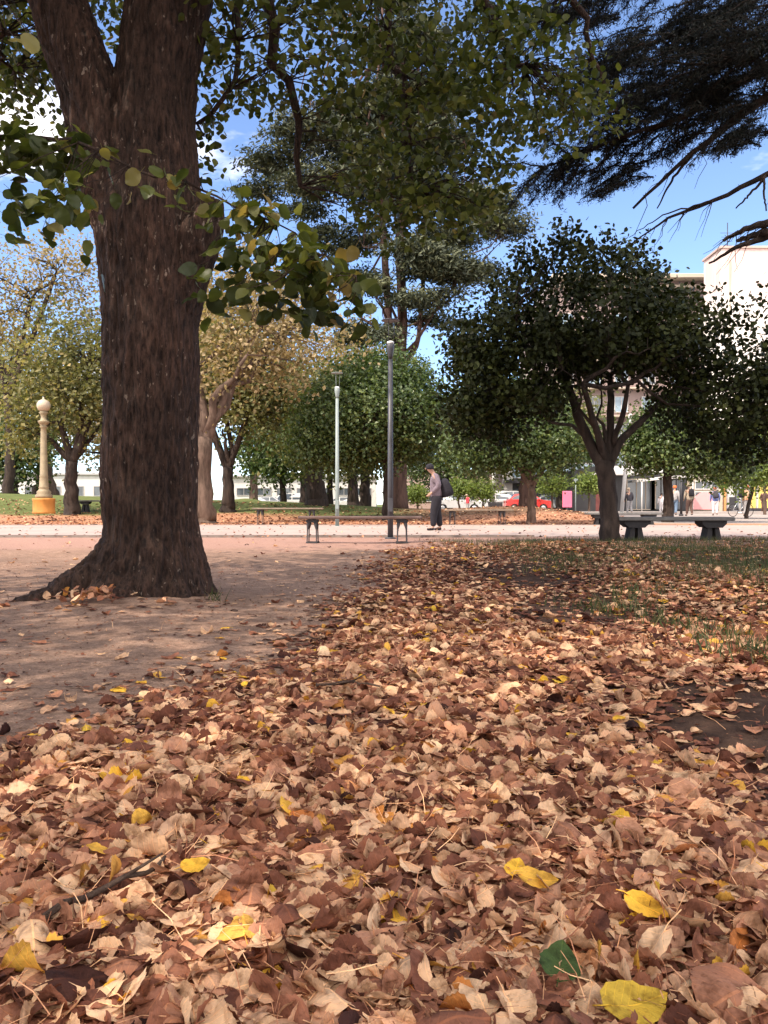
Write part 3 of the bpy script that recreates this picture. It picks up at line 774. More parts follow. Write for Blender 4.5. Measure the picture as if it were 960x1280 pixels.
# ------------------------------------------------------------------ citrus tree by the stone bench
d = 13.2; b0 = P(762, 681, d); b0[2] = 0.05
def T(px, py, dd=0): return P(px, py, d+dd)
trk = [([b0+[0, 0, -.12], T(761, 650), T(760, 610), T(757, 578)], (.19, .155, .145, .16)),
       ([T(755, 585), T(738, 555), T(722, 520), T(712, 488, .2), T(700, 455, .5)], (.12, .085, .08, .07, .05)),
       ([T(757, 580), T(748, 545, -.2), T(738, 515, -.4), T(728, 480, -.8)], (.08, .06, .05, .04)),
       ([T(758, 580), T(762, 545), T(764, 505), T(762, 470, .4)], (.085, .065, .06, .045)),
       ([T(759, 582), T(776, 550), T(800, 528), T(822, 505, .3), T(850, 480, .6)], (.095, .065, .055, .05, .035)),
       ([T(764, 560), T(778, 520, -.3), T(785, 480, -.6)], (.05, .045, .03))]
blobs = [(T(640, 440)[0], d, T(0, 440)[2], 1.15, 1.5, .95), (T(740, 400)[0], d, T(0, 400)[2], 1.25, 1.7, 1.0), (T(835, 410)[0], d+.2, T(0, 415)[2], 1.05, 1.6, .78), (T(900, 480)[0], d, T(0, 500)[2], 1.0, 1.5, .85), (T(600, 470)[0], d, T(0, 490)[2], .7, 1.1, .75), (T(770, 450)[0], d, T(0, 445)[2], 1.6, 1.4, .45), (T(965, 490)[0], d+.2, T(0, 495)[2], .85, 1.3, .8), (T(655, 510)[0], d, T(0, 505)[2], .8, 1.1, .35)]
for (x_, y_, r_) in ((600, 400, .45), (590, 440, .4), (650, 355, .5), (700, 335, .4), (735, 330, .38), (790, 332, .42), (830, 350, .42), (862, 368, .34), (898, 410, .34), (940, 430, .35), (560, 430, .32), (640, 335, .25), (690, 315, .18), (800, 312, .18), (845, 330, .2), (580, 520, .4), (630, 530, .4), (900, 545, .35), (945, 555, .4), (690, 500, .3), (840, 490, .3)):
    blobs.append((T(x_, 440)[0], d+rng.normal()*.6, T(0, y_)[2], r_*1.2, r_*1.2, r_))
blobs[0:3] = [(b[0], b[1], b[2], b[3]*.88, b[4], b[5]*.82) for b in blobs[0:3]]
make_tree('citrus_tree', 'dark broad-crowned tree with slender forking trunk beside the dark stone bench', 'tree', b0, trk, blobs, 780, 46, .27, .082, LS, M['orange_leaf'], M['bark_dark'], 14, limb_r=.04, shell=.35, updown=.3)

# ------------------------------------------------------------------ trees of the middle and far distance
def tr_simple(name, label, px, dist, rw, blobs_px, nclump, per, cr, leaf, tmpl, lm, bm, fork=2.6, nlimb=8, group=None, lean=0, split=None, zb=None, depth=None, flat=1.0, fl=1.25, **kw):
    """blobs_px: (px,py,rx_px,ry_px[,ddepth])"""
    X = (px-480)/1000*dist; Z = float(gh(X, dist)) if zb is None else zb
    base = np.array([X, dist, Z]); k = dist/1000
    top = base+np.array([lean*k, 0, fork])
    mid = base+(top-base)*.5+np.array([rng.normal()*.05, 0, 0])
    trunk = [([base-[0, 0, .15], base+[0, 0, .25], mid, top], (rw*fl*1.15, rw*fl, rw, rw*.9))]
    if split:
        for (dx, dy) in split: trunk.append(([top-[0, 0, .12], top+np.array([dx*k*.5, 0, dy*k*.45]), top+np.array([dx*k, 0, dy*k])], (rw*.7, rw*.55, rw*.42)))
    bl = [((b[0]-480)*k, dist+(b[4] if len(b) > 4 else 0), CAMZ+(630-b[1])*k, b[2]*k, (depth or b[2]*k), b[3]*k) for b in blobs_px]
    return make_tree(name, label, 'tree', base, trunk, bl, nclump, per, cr, leaf, tmpl, lm, bm, nlimb, group, flat, **kw)
FG = 'trees across the park'
# round green tree behind the lamps
tr_simple('broadleaf_tree', 'dense round green tree right behind the two slim lamp posts', 484, 31, .17, [(470, 520, 92, 62), (420, 535, 58, 52), (525, 530, 50, 58), (480, 475, 60, 32), (395, 560, 40, 25)], 980, 42, .62, .145, LQW, M['round_leaf'], M['bark_dark'], 2.2, 10, FG, split=[(-20, 50), (14, 60)], shell=.55)
# tree with three limbs right of centre
tr_simple('broadleaf_tree', 'green tree with a trunk splitting into three limbs at the far bench', 664, 26.3, .125, [(650, 545, 80, 42), (600, 560, 45, 35), (690, 560, 42, 32), (650, 505, 60, 30), (600, 500, 35, 30)], 640, 42, .5, .125, LQW, M['round_leaf'], M['bark_pale'], 1.25, 9, FG, split=[(-28, 48), (-6, 55), (22, 42)], shell=.4)
tr_simple('broadleaf_tree', 'dark twin-stemmed green tree behind the dark stone bench', 834, 29, .17, [(850, 562, 62, 30), (800, 560, 28, 26), (905, 570, 40, 30), (840, 530, 50, 22)], 600, 42, .5, .13, LQW, M['round_leaf'], M['bark_dark'], 1.9, 8, FG, split=[(-6, 45), (8, 45)], shell=.4)
tr_simple('broadleaf_tree', 'yellow-green tree on a thin leaning stem at the right edge', 933, 36, .07, [(935, 585, 40, 32), (965, 560, 40, 35), (900, 590, 20, 20)], 240, 30, .6, .17, LQW, M['lime_leaf'], M['bark_dark'], 2.4, 6, FG, lean=12)
# big cedar
CD = 40; k = CD/1000; cb = np.array([(499-480)*k, CD, float(gh((499-480)*k, CD))])
def Q(x, y, dd=0): return P(x, y, CD+dd)
ctr = [([cb-[0, 0, .2], Q(499, 600), Q(498, 520), Q(497, 450)], (.52, .40, .38, .37)),
       ([Q(494, 470), Q(487, 420), Q(484, 370), Q(480, 320), Q(476, 240), Q(480, 60)], (.24, .2, .18, .17, .14, .08)),
       ([Q(498, 470), Q(503, 420), Q(502, 370), Q(500, 320), Q(506, 200), Q(500, 40), Q(498, -80)], (.3, .25, .24, .22, .2, .14, .05)),
       ([Q(503, 460), Q(522, 430), Q(528, 370), Q(530, 320), Q(532, 250), Q(525, 120)], (.2, .12, .11, .1, .09, .04))]
cbl = []
for (x, y, rx, ry, dd) in ((600, 255, 55, 16, 0), (625, 290, 38, 14, -1), (570, 235, 50, 14, 1), (560, 345, 45, 20, -1.5), (520, 330, 40, 18, -2), (600, 330, 35, 12, 1), (350, 200, 50, 13, 0), (320, 225, 36, 11, 1), (385, 175, 50, 14, -1), (400, 240, 50, 22, -1), (430, 290, 50, 16, 1), (380, 265, 28, 10, 0), (450, 190, 60, 22, 0), (500, 230, 70, 24, 0), (540, 180, 60, 22, 0), (500, 130, 70, 30, 0), (440, 130, 50, 20, 1), (560, 110, 50, 20, 1), (500, 60, 60, 30, 0), (495, -20, 50, 36, 0), (460, 330, 30, 12, 2), (545, 395, 34, 12, 1), (455, 410, 40, 16, 1), (560, 290, 50, 14, 1), (470, 370, 30, 16, -2), (520, 385, 34, 14, -2), (555, 375, 26, 12, -1), (480, 425, 22, 10, -2), (535, 345, 40, 16, -2)):
    cbl.append(((x-480)*k, CD+dd, CAMZ+(630-y)*k, rx*k, rx*k*.9, ry*k*.75))
make_tree('cedar_tree', 'towering grey-green cedar with tiered boughs and several pale upright stems', 'tree', cb, ctr, cbl, 1250, 96, .80, .27, leaf_quad(.34, .03), M['cedar_leaf'], M['bark_cedar'], 26, FG, .35, .25, limb_r=.09, shell=.3, updown=1.0, limbdepth=.9)
# pale thick trunk next to the linden, golden crown
tr_simple('plane_tree', 'tree with a thick pale trunk just right of the huge dark trunk', 255, 27.5, .34, [(330, 420, 80, 70, 1), (290, 360, 60, 60), (250, 450, 60, 60), (360, 350, 60, 40, 2), (400, 420, 45, 40, 1)], 260, 24, 1.0, .17, LQW, M['gold_leaf'], M['bark_pale'], 2.9, 10, FG, split=[(-25, 70), (28, 60)], fl=1.2, shell=.2)
tr_simple('broadleaf_tree', 'dark-stemmed forked tree with olive crown second right of the huge trunk', 285, 34, .24, [(300, 500, 60, 50), (260, 470, 50, 50), (340, 480, 50, 45), (300, 430, 55, 40)], 330, 30, 1.0, .19, LQW, M['olive_leaf'], M['bark_dark'], 1.9, 9, FG, split=[(-26, 60), (24, 65)], shell=.2)
tr_simple('broadleaf_tree', 'dark-trunked tree with olive-brown crown behind the ornate lamp', 90, 33, .26, [(110, 500, 55, 50), (60, 480, 55, 50), (90, 430, 60, 45), (140, 460, 40, 40), (30, 540, 40, 30)], 300, 26, 1.0, .19, LQW, M['olive_leaf'], M['bark_dark'], 2.2, 9, FG, split=[(-14, 50), (22, 50)], shell=.2)
tr_simple('plane_tree', 'tall thinly leaved golden tree at the left edge', 10, 44, .24, [(50, 360, 60, 50), (10, 400, 60, 60), (100, 400, 50, 60, 2), (70, 320, 50, 30), (-30, 330, 60, 60), (110, 340, 35, 50)], 330, 20, 1.2, .2, LQW, M['gold_leaf'], M['bark_dark'], 5.5, 12, FG, split=[(30, 120), (-25, 100), (60, 150)], shell=.1, twigs=1.0)
tr_simple('broadleaf_tree', 'small dark tree far left beyond the lawn', 17, 52, .3, [(15, 580, 32, 22), (-15, 560, 35, 30), (40, 560, 30, 22)], 200, 26, 1.2, .26, LQW, M['round_leaf'], M['bark_dark'], 1.2, 6, FG)
# trunk row beyond the far benches
rows = [(395, 38, .42, M['olive_leaf'], [(395, 545, 60, 40), (370, 500, 60, 45), (430, 490, 50, 45)], 'thick dark trunk tree beyond the far left bench'),
        (354, 46, .16, M['round_leaf'], [(350, 575, 40, 24), (330, 560, 35, 26)], 'slim dark tree with low dark green crown left of the grey lamp post'),
        (412, 48, .16, M['round_leaf'], [(420, 560, 35, 30), (425, 530, 35, 30)], 'thin dark trunk immediately left of the grey lamp post'),
        (442, 44, .24, M['olive_leaf'], [(440, 560, 40, 30), (445, 520, 40, 35)], 'dark trunk between the two slim lamp posts'),
        (456, 47, .30, M['olive_leaf'], [(462, 560, 40, 30), (470, 520, 40, 35)], 'brownish trunk just left of the charcoal lamp post'),
        (318, 62, .32, M['gold_leaf'], [(318, 520, 50, 50), (290, 480, 50, 50), (370, 440, 60, 50), (340, 390, 50, 50)], 'far golden-topped tree standing on its own grass mound')]
for (px, dd, rw, lm, bp, lab) in rows:
    tr_simple('broadleaf_tree', lab, px, dd, rw, bp, 200, 26, 1.1, .24, LQW, lm, M['bark_pale'] if dd == 62 else M['bark_dark'], 2.6 if dd < 60 else 3, 7, FG, shell=.2)
tr_simple('plane_tree', 'big pale-trunked tree behind the three-limbed tree', 659, 42, .40, [(640, 540, 60, 40), (700, 520, 50, 40), (600, 530, 50, 40)], 230, 26, 1.2, .24, LQW, M['olive_leaf'], M['bark_cedar'], 3.2, 8, FG, shell=.3)
tr_simple('plane_tree', 'pale flared trunk on the lawn directly behind the ornate lamp', 56, 55, .5, [(60, 520, 50, 40), (90, 480, 50, 50), (30, 460, 50, 50)], 220, 26, 1.2, .26, LQW, M['olive_leaf'], M['bark_pale'], 3.5, 8, FG, fl=1.9, shell=.2)
for kx, (px, dd, rx, py, r, lab) in enumerate(((690, 58, 0, 603, 17, 'small lime-green street tree left of the pink sign'), (736, 58, 0, 603, 17, 'small lime-green street tree right of the pink sign'), (604, 60, 0, 612, 16, 'low lime-green street tree behind the far bench'), (575, 62, 0, 610, 14, 'low lime-green street tree behind the walking man'), (522, 62, 0, 617, 10, 'tiny green street tree left of the walking man'), (956, 50, 0, 560, 34, 'bright green tree crown cut off by the right edge'))):
    tr_simple('street_tree', lab, px, dd, .07, [(px, py, r, r*.72), (px-r*.5, py+3, r*.6, r*.5), (px+r*.5, py+3, r*.6, r*.5)], 90, 26, .5, .17, LQW, M['lime_leaf'], M['bark_pale'], 1.6, 5, 'small street trees')
# backdrop trees closing the park on the left and centre
for (px, dd, py, rx, ry, lm, lab) in ((150, 70, 500, 95, 75, 'gold_leaf', 'far golden tree hidden behind the huge trunk'), (-40, 66, 470, 90, 80, 'olive_leaf', 'far olive tree beyond the left edge of the lawn'), (380, 74, 510, 75, 70, 'olive_leaf', 'far olive tree rising behind the grey lamp post'), (440, 66, 470, 50, 60, 'gold_leaf', 'far orange-tinged tree left of the cedar'), (560, 80, 560, 60, 45, 'round_leaf', 'far green tree behind the walking man'), (250, 60, 420, 60, 70, 'gold_leaf', 'tall far golden tree right of the huge trunk'), (700, 72, 545, 60, 26, 'round_leaf', 'far green tree in front of the dark shopfronts')):
    tr_simple('broadleaf_tree', lab, px, dd, .35, [(px, py, rx, ry), (px-rx*.5, py+ry*.5, rx*.7, ry*.6), (px+rx*.5, py+ry*.5, rx*.7, ry*.6)], 330, 24, 1.9, .34, LQW, M[lm], M['bark_dark'], 4, 9, FG, shell=.15)

# ------------------------------------------------------------------ fallen leaves
VT = []
for s_ in range(26):
    r = random.random
    VT.append(leaf_detail(18, 7, random.uniform(-.15, .32), random.uniform(-.35, .5), (0, 0, 0, 1.0, 0, 0, 2.2)[s_ % 7], random.uniform(.014, .034), .032, random.choice((0, .3, .45)), 100+s_, random.uniform(.50, .82)))
VM = [leaf_detail(5, 5, random.uniform(-.15, .35), random.uniform(-.3, .5), random.choice((0, 0, 1.5)), .03, .0, 0, 200+s_, .8) for s_ in range(8)]
def band_left(y): return np.interp(y, [0.9, 1.9, 2.2, 2.8, 3.1, 4.2, 5.6, 7.4, 10.3, 13], [-1.1, -1.12, -.84, -.70, -.50, -.38, -.28, -.2, -.15, .5])
def density(x, y):
    e = (x-band_left(y)); nz = .25*np.sin(3.1*x+1.7*y)+.2*np.sin(7.3*x-4.1*y)+.15*np.sin(13*x+9*y)
    d = sstep(-.15, .45, e+.35*nz)*.92+.09*sstep(-.8, .1, e)
    for cx, cy, rx, ry, a in ((1.05, 2.3, .45, .42, .97), (1.25, 2.75, .4, .4, .85), (1.0, 1.72, .2, .3, .9), (.92, 1.75, .22, .25, .75), (1.2, 5.0, .45, .9, .9), (1.35, 7.4, .55, 1.1, .95), (.8, 3.6, .3, .5, .35), (1.9, 9.5, .6, 1.3, .6), (.35, 6.2, .35, .8, .35), (1.9, 3.6, .5, .5, .5), (1.25, 2.0, .3, .3, .8), (.9, 10.5, .5, 1.2, .5), (1.5, 4.2, .45, .6, .6), (.75, 2.9, .25, .25, .5), (1.6, 6.0, .5, .8, .5)):
        d = d*(1-a*np.exp(-((x-cx)/rx)**2-((y-cy)/ry)**2))
    right = sstep(2.2, 3.5, x-.02*y); d = d*(1-.62*right*sstep(4, 6, y))
    far = sstep(11.2, 13.2, y); d = d*(1-.5*far)
    return np.clip(d, 0, 1)
def sample(n, y0, y1, hw):
    y = rng.uniform(y0, y1, n*3); w = hw*np.maximum(y, 0)+1.6; x = rng.uniform(-1, 1, n*3)*w
    # area-uniform thinning
    keep = rng.random(n*3) < (w/w.max())
    x, y = x[keep], y[keep]; dn = density(x, y); k = rng.random(len(x)) < dn**1.3
    return x[k], y[k], dn[k]
XS = []; 
for n, y0, y1, lay in ((5500, -1.2, .82, 1), (25000, .82, 2.2, 1), (25500, 2.2, 4.5, 1), (18700, 4.5, 8.0, 1), (17000, 8, 13.4, 1)):
    x, y, dn = sample(n, y0, y1, .62); XS.append(np.stack([x, y, dn, np.full(len(x), 0.)], -1))
# sparse stragglers on the bare earth
n = 1700; y = rng.uniform(1.6, 15.6, n)**1.0; x = rng.uniform(-1, 1, n)*(.6*y+.4)
kk = rng.random(n) < .42+.5*(y < 5)*(x < 0); XS.append(np.stack([x[kk], y[kk], np.zeros(kk.sum()), np.ones(kk.sum())], -1))
n = 260; y = rng.normal(5.0, .2, n); x = rng.uniform(-2.6, -.9, n); XS.append(np.stack([x[:60], y[:60], np.zeros(60), np.ones(60)], -1))
X = np.concatenate(XS)
m = len(X); sz = np.clip(rng.normal(.050, .015, m), .025, .088)*np.where(X[:, 1] < 2.2, 1.0, .95)
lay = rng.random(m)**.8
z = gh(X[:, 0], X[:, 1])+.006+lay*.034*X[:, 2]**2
tilt = np.where(X[:, 3] > 0, .08, .07+.12*lay*X[:, 2]); steep = (rng.random(m) < .10*X[:, 2]); tilt = np.where(steep, .55, tilt)
nrm = rng.normal(size=(m, 3))*tilt[:, None]; nrm[:, 2] = 1; flip = rng.random(m) < .35; nrm[flip] *= -1
z = z+np.where(X[:, 3] > 0, .004, 0)+steep*.008
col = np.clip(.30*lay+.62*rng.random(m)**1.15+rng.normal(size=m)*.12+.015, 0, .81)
sp = rng.random(m); col = np.where(sp > .968, rng.uniform(.88, .97, m), col); col = np.where((sp > .955) & (sp <= .968), rng.uniform(.83, .87, m), col)
near = (X[:, 1] < 4.6) & (X[:, 1] > .35) & (np.abs(X[:, 0]) < .56*X[:, 1]+.25)
RM = frames(nrm)
pos = np.stack([X[:, 0], X[:, 1], z], -1)
# centre of the leaf on the point
pos = pos-RM[:, :, 1]*(sz*.5)[:, None]
# the largest visible ones become objects of their own
yy_ = np.maximum(X[:, 1], .3); pxs = 480+X[:, 0]/yy_*1000; pys = 630+(CAMZ-z)/yy_*1000
score = sz/yy_*(.45+lay); score[(X[:, 1] < .8) | (pxs < 8) | (pxs > 952) | (pys > 1262) | (X[:, 2] < .2)] = 0
big = np.argsort(-score)[:296]; isbig = np.zeros(m, bool); isbig[big] = True
vt = rng.integers(0, len(VT), m); vm = rng.integers(0, len(VM), m)
lit = MB()
for k in range(len(VT)):
    s_ = near & (vt == k) & ~isbig
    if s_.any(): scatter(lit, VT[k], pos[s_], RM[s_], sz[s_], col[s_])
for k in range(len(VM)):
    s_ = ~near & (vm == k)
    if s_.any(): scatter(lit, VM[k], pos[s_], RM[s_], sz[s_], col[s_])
# bits and crumbs, and stalks
n = 26000; y = rng.uniform(.9, 9, n); x = rng.uniform(-1, 1, n)*(.6*y+.3); dn = density(x, y); kk = rng.random(n) < .38+.5*dn; x, y = x[kk], y[kk]; n = len(x)
scatter(lit, LQW, np.stack([x, y, gh(x, y)+.006], -1), frames(np.c_[rng.normal(size=(n, 2))*.3, np.ones(n)]), rng.uniform(.005, .022, n), rng.random(n)*.75)
n = 2600; y = rng.uniform(.9, 4.5, n); x = rng.uniform(-1, 1, n)*(.6*y+.3)
ST = (np.array([(-.01, 0, 0), (.01, 0, 0), (.05, .5, .05), (.07, .5, .05), (.0, 1, .0), (.014, 1, .0)]), [np.array([(0, 1, 3, 2), (2, 3, 5, 4)])], np.zeros((6, 2)))
dn = density(x, y); kk = rng.random(n) < .2+.8*dn; x, y = x[kk], y[kk]; n = len(x)
scatter(lit, ST, np.stack([x, y, gh(x, y)+.012+.04*density(x, y)], -1), frames(np.c_[rng.normal(size=(n, 2))*.5, np.ones(n)]), rng.uniform(.04, .09, n), rng.uniform(.3, .8, n))
# litter beyond the path and round the far trees
n = 5200; y = rng.uniform(24.9, 38, n); x = rng.uniform(-.55, .30, n)*y
scatter(lit, LQW, np.stack([x, y, gh(x, y)+.02], -1), frames(np.c_[rng.normal(size=(n, 2))*.3, np.ones(n)]), rng.uniform(.07, .16, n), rng.random(n)*.8)
n = 500; y = 15.2+rng.random(n)**2*9; x = rng.uniform(-.5, .55, n)*y
scatter(lit, LQW, np.stack([x, y, gh(x, y)+.045], -1), frames(np.c_[rng.normal(size=(n, 2))*.3, np.ones(n)]), rng.uniform(.05, .09, n), rng.random(n)*.7)
# little drift of reddish leaves against the trunk foot
n = 70; y = by-.62+rng.normal(size=n)*.05; x = -1.86+rng.normal(size=n)*.11
scatter(lit, VM[0], np.stack([x, y, gh(x, y)+.03+rng.random(n)*.05], -1), frames(rng.normal(size=(n, 3))*.6+[0, -.3, .9]), rng.uniform(.04, .07, n), rng.uniform(.3, .88, n))
tag(lit.build('leaf_litter', M['fallen']), kind='stuff', label='carpet of brown, tan and yellow fallen leaves over the earth', cat='leaf litter')
def kindof(c):
    if c > .96: return 'yellowish green fallen leaf lying among the brown leaves nearest the viewer', 'fallen yellow-green leaves'
    if c > .875: return 'bright yellow fallen leaf lying among the brown leaves nearest the viewer', 'fallen yellow leaves'
    if c > .815: return 'orange-brown fallen leaf lying among duller leaves nearest the viewer', 'fallen orange leaves'
    if c > .55: return 'pale tan dry leaf on top of the nearest leaf litter', 'pale tan fallen leaves'
    if c > .34: return 'pinkish brown dry curled leaf in the nearest leaf litter', 'pinkish brown fallen leaves'
    return 'dark brown dry leaf half sunk in the nearest leaf litter', 'dark brown fallen leaves'
def one_leaf(tm, p, Rm, s_, c, lab, grp):
    b = MB(); ctr = p+Rm[:, 1]*s_*.5
    scatter(b, tm, (p-ctr)[None], Rm[None], np.array([s_]), np.array([c]))
    o = b.build('fallen_leaf', M['fallen'], loc=ctr); tag(o, lab, 'leaf', grp)
for q in big:
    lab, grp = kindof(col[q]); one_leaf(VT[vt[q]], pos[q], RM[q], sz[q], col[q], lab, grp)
# the singular leaves the photo shows
for (px, py, s_, c, rot, lab) in ((646, 1082, .048, .955, .4, 'small bright yellow oval leaf right of the centre foreground'), (676, 1096, .062, .925, 1.6, 'mustard yellow leaf touching the bright yellow oval one'), (245, 1087, .048, .95, 1.2, 'small glossy yellow leaf left of the centre foreground'), (800, 1252, .085, .972, 1.3, 'large green and yellow leaf at the bottom edge, right side'), (702, 1198, .07, 1.0, .1, 'deep green leaf half hidden among brown leaves low on the right'), (812, 1132, .065, .945, 2.2, 'yellow and brown toothed leaf on the right foreground')):
    zt = .055; dd = (CAMZ-zt)*1000/(py-630); p = P(px, py, dd); p[2] += float(gh(p[0], p[1]))
    nr = np.array([[.1, -.25, 1.]]); Rm = frames(nr, tdir=np.array([[math.sin(rot)*4, math.cos(rot)*4, 0]]))[0]
    one_leaf(leaf_detail(11, 7, .15, .3, 0, .012, .04, .3, int(px), .8), p-Rm[:, 1]*s_*.5, Rm, s_, c, lab, None)
# sticks
for (pp, r_, lab) in (([(52, 1150), (120, 1118), (190, 1095), (205, 1080)], .006, 'thin dark stick lying in the leaves at the left'), ([(395, 862), (440, 858), (478, 862)], .006, 'short dark stick on the leaves below the bench'), ([(345, 795), (375, 788), (400, 792)], .005, 'small twig on bare earth right of the huge trunk')):
    pts = [];
    for (a, b_) in dens(pp, 9):
        zt = .05 if pp[0][1] > 850 else .02; dd = (CAMZ-zt)*1000/(b_-630); p = P(a, b_, dd); p[2] = float(gh(p[0], p[1]))+zt+rng.normal()*.003; pts.append(p)
    b = MB(); b.tube(np.array(pts), np.linspace(r_, r_*.5, 9), 7); b.tube(np.array([pts[4], pts[4]+[.05, .04, .02]]), (r_*.6, r_*.3), 5)
    o = b.build('stick', M['stick']); tag(o, lab, 'stick')

# ------------------------------------------------------------------ grass
gm = MB()
GB = (np.array([(-.03, 0, 0), (.03, 0, 0), (-.022, .5, .06), (.022, .5, .06), (0, 1, .25)]), [np.array([(0, 1, 3, 2)]), np.array([(2, 3, 4)])], np.zeros((5, 2)))
def grass(x, y, L, r0=0, r1=1):
    n = len(x); nr = rng.normal(size=(n, 3)); nr[:, 2] *= .3
    td = np.c_[rng.normal(size=(n, 2))*.8, np.full(n, 2.2)]
    Rm = frames(nr, tdir=td); scatter(gm, GB, np.stack([x, y, gh(x, y)-.004], -1), Rm, L*rng.uniform(.5, 1.3, n), rng.uniform(r0, r1, n))
n = 48000; y = rng.uniform(4.2, 14.2, n); x = rng.uniform(.0, .62, n)*y
e = x-(np.interp(y, [4, 5.5, 8, 10, 12, 14], [2.2, 1.9, 1.7, 1.4, .9, .6]))
pt = .5+.5*np.sin(2.3*x+1.1*y)*np.sin(1.7*y-.8*x)+.25*np.sin(6*x+5*y)
kk = rng.random(n) < sstep(-.1, .6, e)*(.22+.75*sstep(.3, .7, pt)+.15*sstep(11.0, 12.6, y)); grass(x[kk], y[kk], .085)
for (px, py, sd, n) in ((930, 825, .11, 300), (905, 800, .10, 130), (765, 760, .16, 320), (845, 780, .12, 160), (800, 745, .15, 200), (700, 715, .2, 200), (268, 755, .03, 26), (870, 730, .2, 200)):
    dd = CAMZ*1000/(py-630); c = P(px, py, dd); x = c[0]+rng.normal(size=n)*sd; y = c[1]+rng.normal(size=n)*sd*1.4; grass(x, y, .095)
tag(gm.build('grass', M['grass']), kind='stuff', label='tufts of short green grass growing through the leaves on the right', cat='grass')

# ------------------------------------------------------------------ benches
def iron_bench(name, label, x0, x1, y, htop, topmat, group='slatted benches along the path', rz=0.0, zb=0.0):
    L = x1-x0; root = empty(name, ((x0+x1)/2, y, zb), rz, label, 'bench', group)
    s_ = MB()
    for q in range(4): s_.box((0, -.165+q*.11, htop-.025), (L, .095, .045), bev=.01)
    s_.build('seat', topmat, root)
    for sx in (-1, 1):
        cx = sx*L*(.39 if sx < 0 else .34)
        for sy in (-1, 1):
            l = MB()
            for q in (-1, 1):
                xo = cx+q*.075
                l.tube([(cx+q*.05, sy*.13, htop-.06), (xo-q*.012, sy*.14, htop-.15), (xo, sy*.15, htop*.5), (xo+q*.005, sy*.17, .03), (xo+q*.02, sy*.19, .0)], (.020, .028, .011, .010, .016), 8)
            l.box((cx, sy*.13, htop-.085), (.20, .05, .055), bev=.012); l.box((cx, sy*.175, .012), (.20, .05, .02), bev=.006)
            l.build('leg', M['iron'], root)
        MB().box((cx, 0, htop-.06), (.07, .36, .035), bev=.008).build('bracket', M['iron'], root)
    return root
def xw(px, d): return (px-480)/1000*d
iron_bench('park_bench', 'brown slatted backless bench on iron legs in front of the path', xw(374, 13.7), xw(527, 13.7), 13.7, .465, M['wood'])
iron_bench('park_bench', 'brown backless bench across the path left of the grey lamp post', xw(316, 25.4), xw(404, 25.4), 25.4, .55, M['wood2'], rz=.0)
iron_bench('park_bench', 'grey-brown backless bench across the path right of the walking man', xw(556, 25.4), xw(641, 25.4), 25.4, .50, M['wood2'])
def stone_bench(label, x0, x1, y, h, zb=0, group='dark stone benches', s=1.0):
    L = x1-x0; root = empty('stone_bench', ((x0+x1)/2, y, zb), 0, label, 'bench', group)
    MB().box((0, 0, h-.03), (L, .46, .062), bev=.012).build('seat', M['conc_top'], root)
    for sx in (-1, 1):
        cx = sx*L*.335; b = MB()
        b.prism([(cx-.20, h-.062), (cx-.20, h-.11), (cx-.13, h-.175), (cx+.13, h-.175), (cx+.20, h-.11), (cx+.20, h-.062)], -.17, .17)
        for q in (-1, 1):
            b.prism([(cx+q*.025, h-.178), (cx+q*.09, h-.178), (cx+q*.145, 0), (cx+q*.03, 0)][::q], -.13, .13)
        b.prism([(cx-.15, .0), (cx+.15, .0), (cx+.14, .05), (cx-.14, .05)], -.14, .14)
        b.build('leg', M['conc_dark'], root)
    return root
stone_bench('dark stone bench with a pale top standing right beside the forking tree', xw(769, 13.3), xw(912, 13.3), 13.3, .455)
stone_bench('dark stone bench across the path, partly behind the forking tree trunk', xw(733, 24.9), xw(826, 24.9), 24.9, .40)
stone_bench('small dark stone bench on the lawn left of the huge trunk', xw(101, 34), xw(138, 34), 34, .50, float(gh(xw(118, 34), 34)))

# ------------------------------------------------------------------ lamps
def slim_lamp(label, px, d, base_r, mat, zt, group='slim park lamp posts'):
    root = empty('lamp_post', (xw(px, d), d, 0), 0, label, 'lamp post', group)
    p = MB(); p.tube([(0, 0, 0), (0, 0, 1.2), (0, 0, zt-.75)], (base_r, base_r, base_r*.8), 14); p.lathe([(base_r*2, 0), (base_r*2, .02), (base_r*1.2, .03)], 16); p.box((0, -base_r*.95, .65), (.09, .03, .26), bev=.006)
    p.build('pole', mat, root)
    MB().lathe([(.035, zt-.74), (.05, zt-.68), (.072, zt-.55), (.075, zt-.46), (.07, zt-.455)], 18).build('lamp_cup', mat, root)
    MB().lathe([(.068, zt-.452), (.064, zt-.415), (.04, zt-.40), (.01, zt-.398)], 18).build('lamp_lens', M['lamp_lens'], root)
    c = MB().lathe([(.02, zt-.035), (.15, zt-.02), (.18, zt-.01), (.17, zt), (.02, zt+.01)], 26); c.build('reflector', M['pole_grey'] if mat is M['pole_grey'] else mat, root)
    b = MB()
    for a in range(3): b.tube([(math.cos(a*2.09)*.06, math.sin(a*2.09)*.06, zt-.42), (math.cos(a*2.09)*.08, math.sin(a*2.09)*.08, zt-.015)], .006, 5)
    b.build('strut', mat, root)
slim_lamp('tall charcoal lamp post with a flat disc top behind the near bench', 488, 15.4, .055, M['pole_dark'], 4.2)
slim_lamp('slim pale grey-green lamp post with a flat disc top across the path', 421.5, 23.4, .058, M['pole_grey'], 4.5)
d = 29.5; zb = float(gh(xw(55, d), d)); k = d/1000
root = empty('ornate_lamp', (xw(55, d), d, P(0, 641, d)[2]-.03), 0, 'cream cast lamp with a globe on an ochre plinth at the lawn edge', 'lamp')
MB().lathe([(.40, 0), (.40, .06), (.385, .10), (.385, .46), (.40, .50), (.40, .55), (.37, .57)], 28).build('plinth', M['ochre_paint'], root)
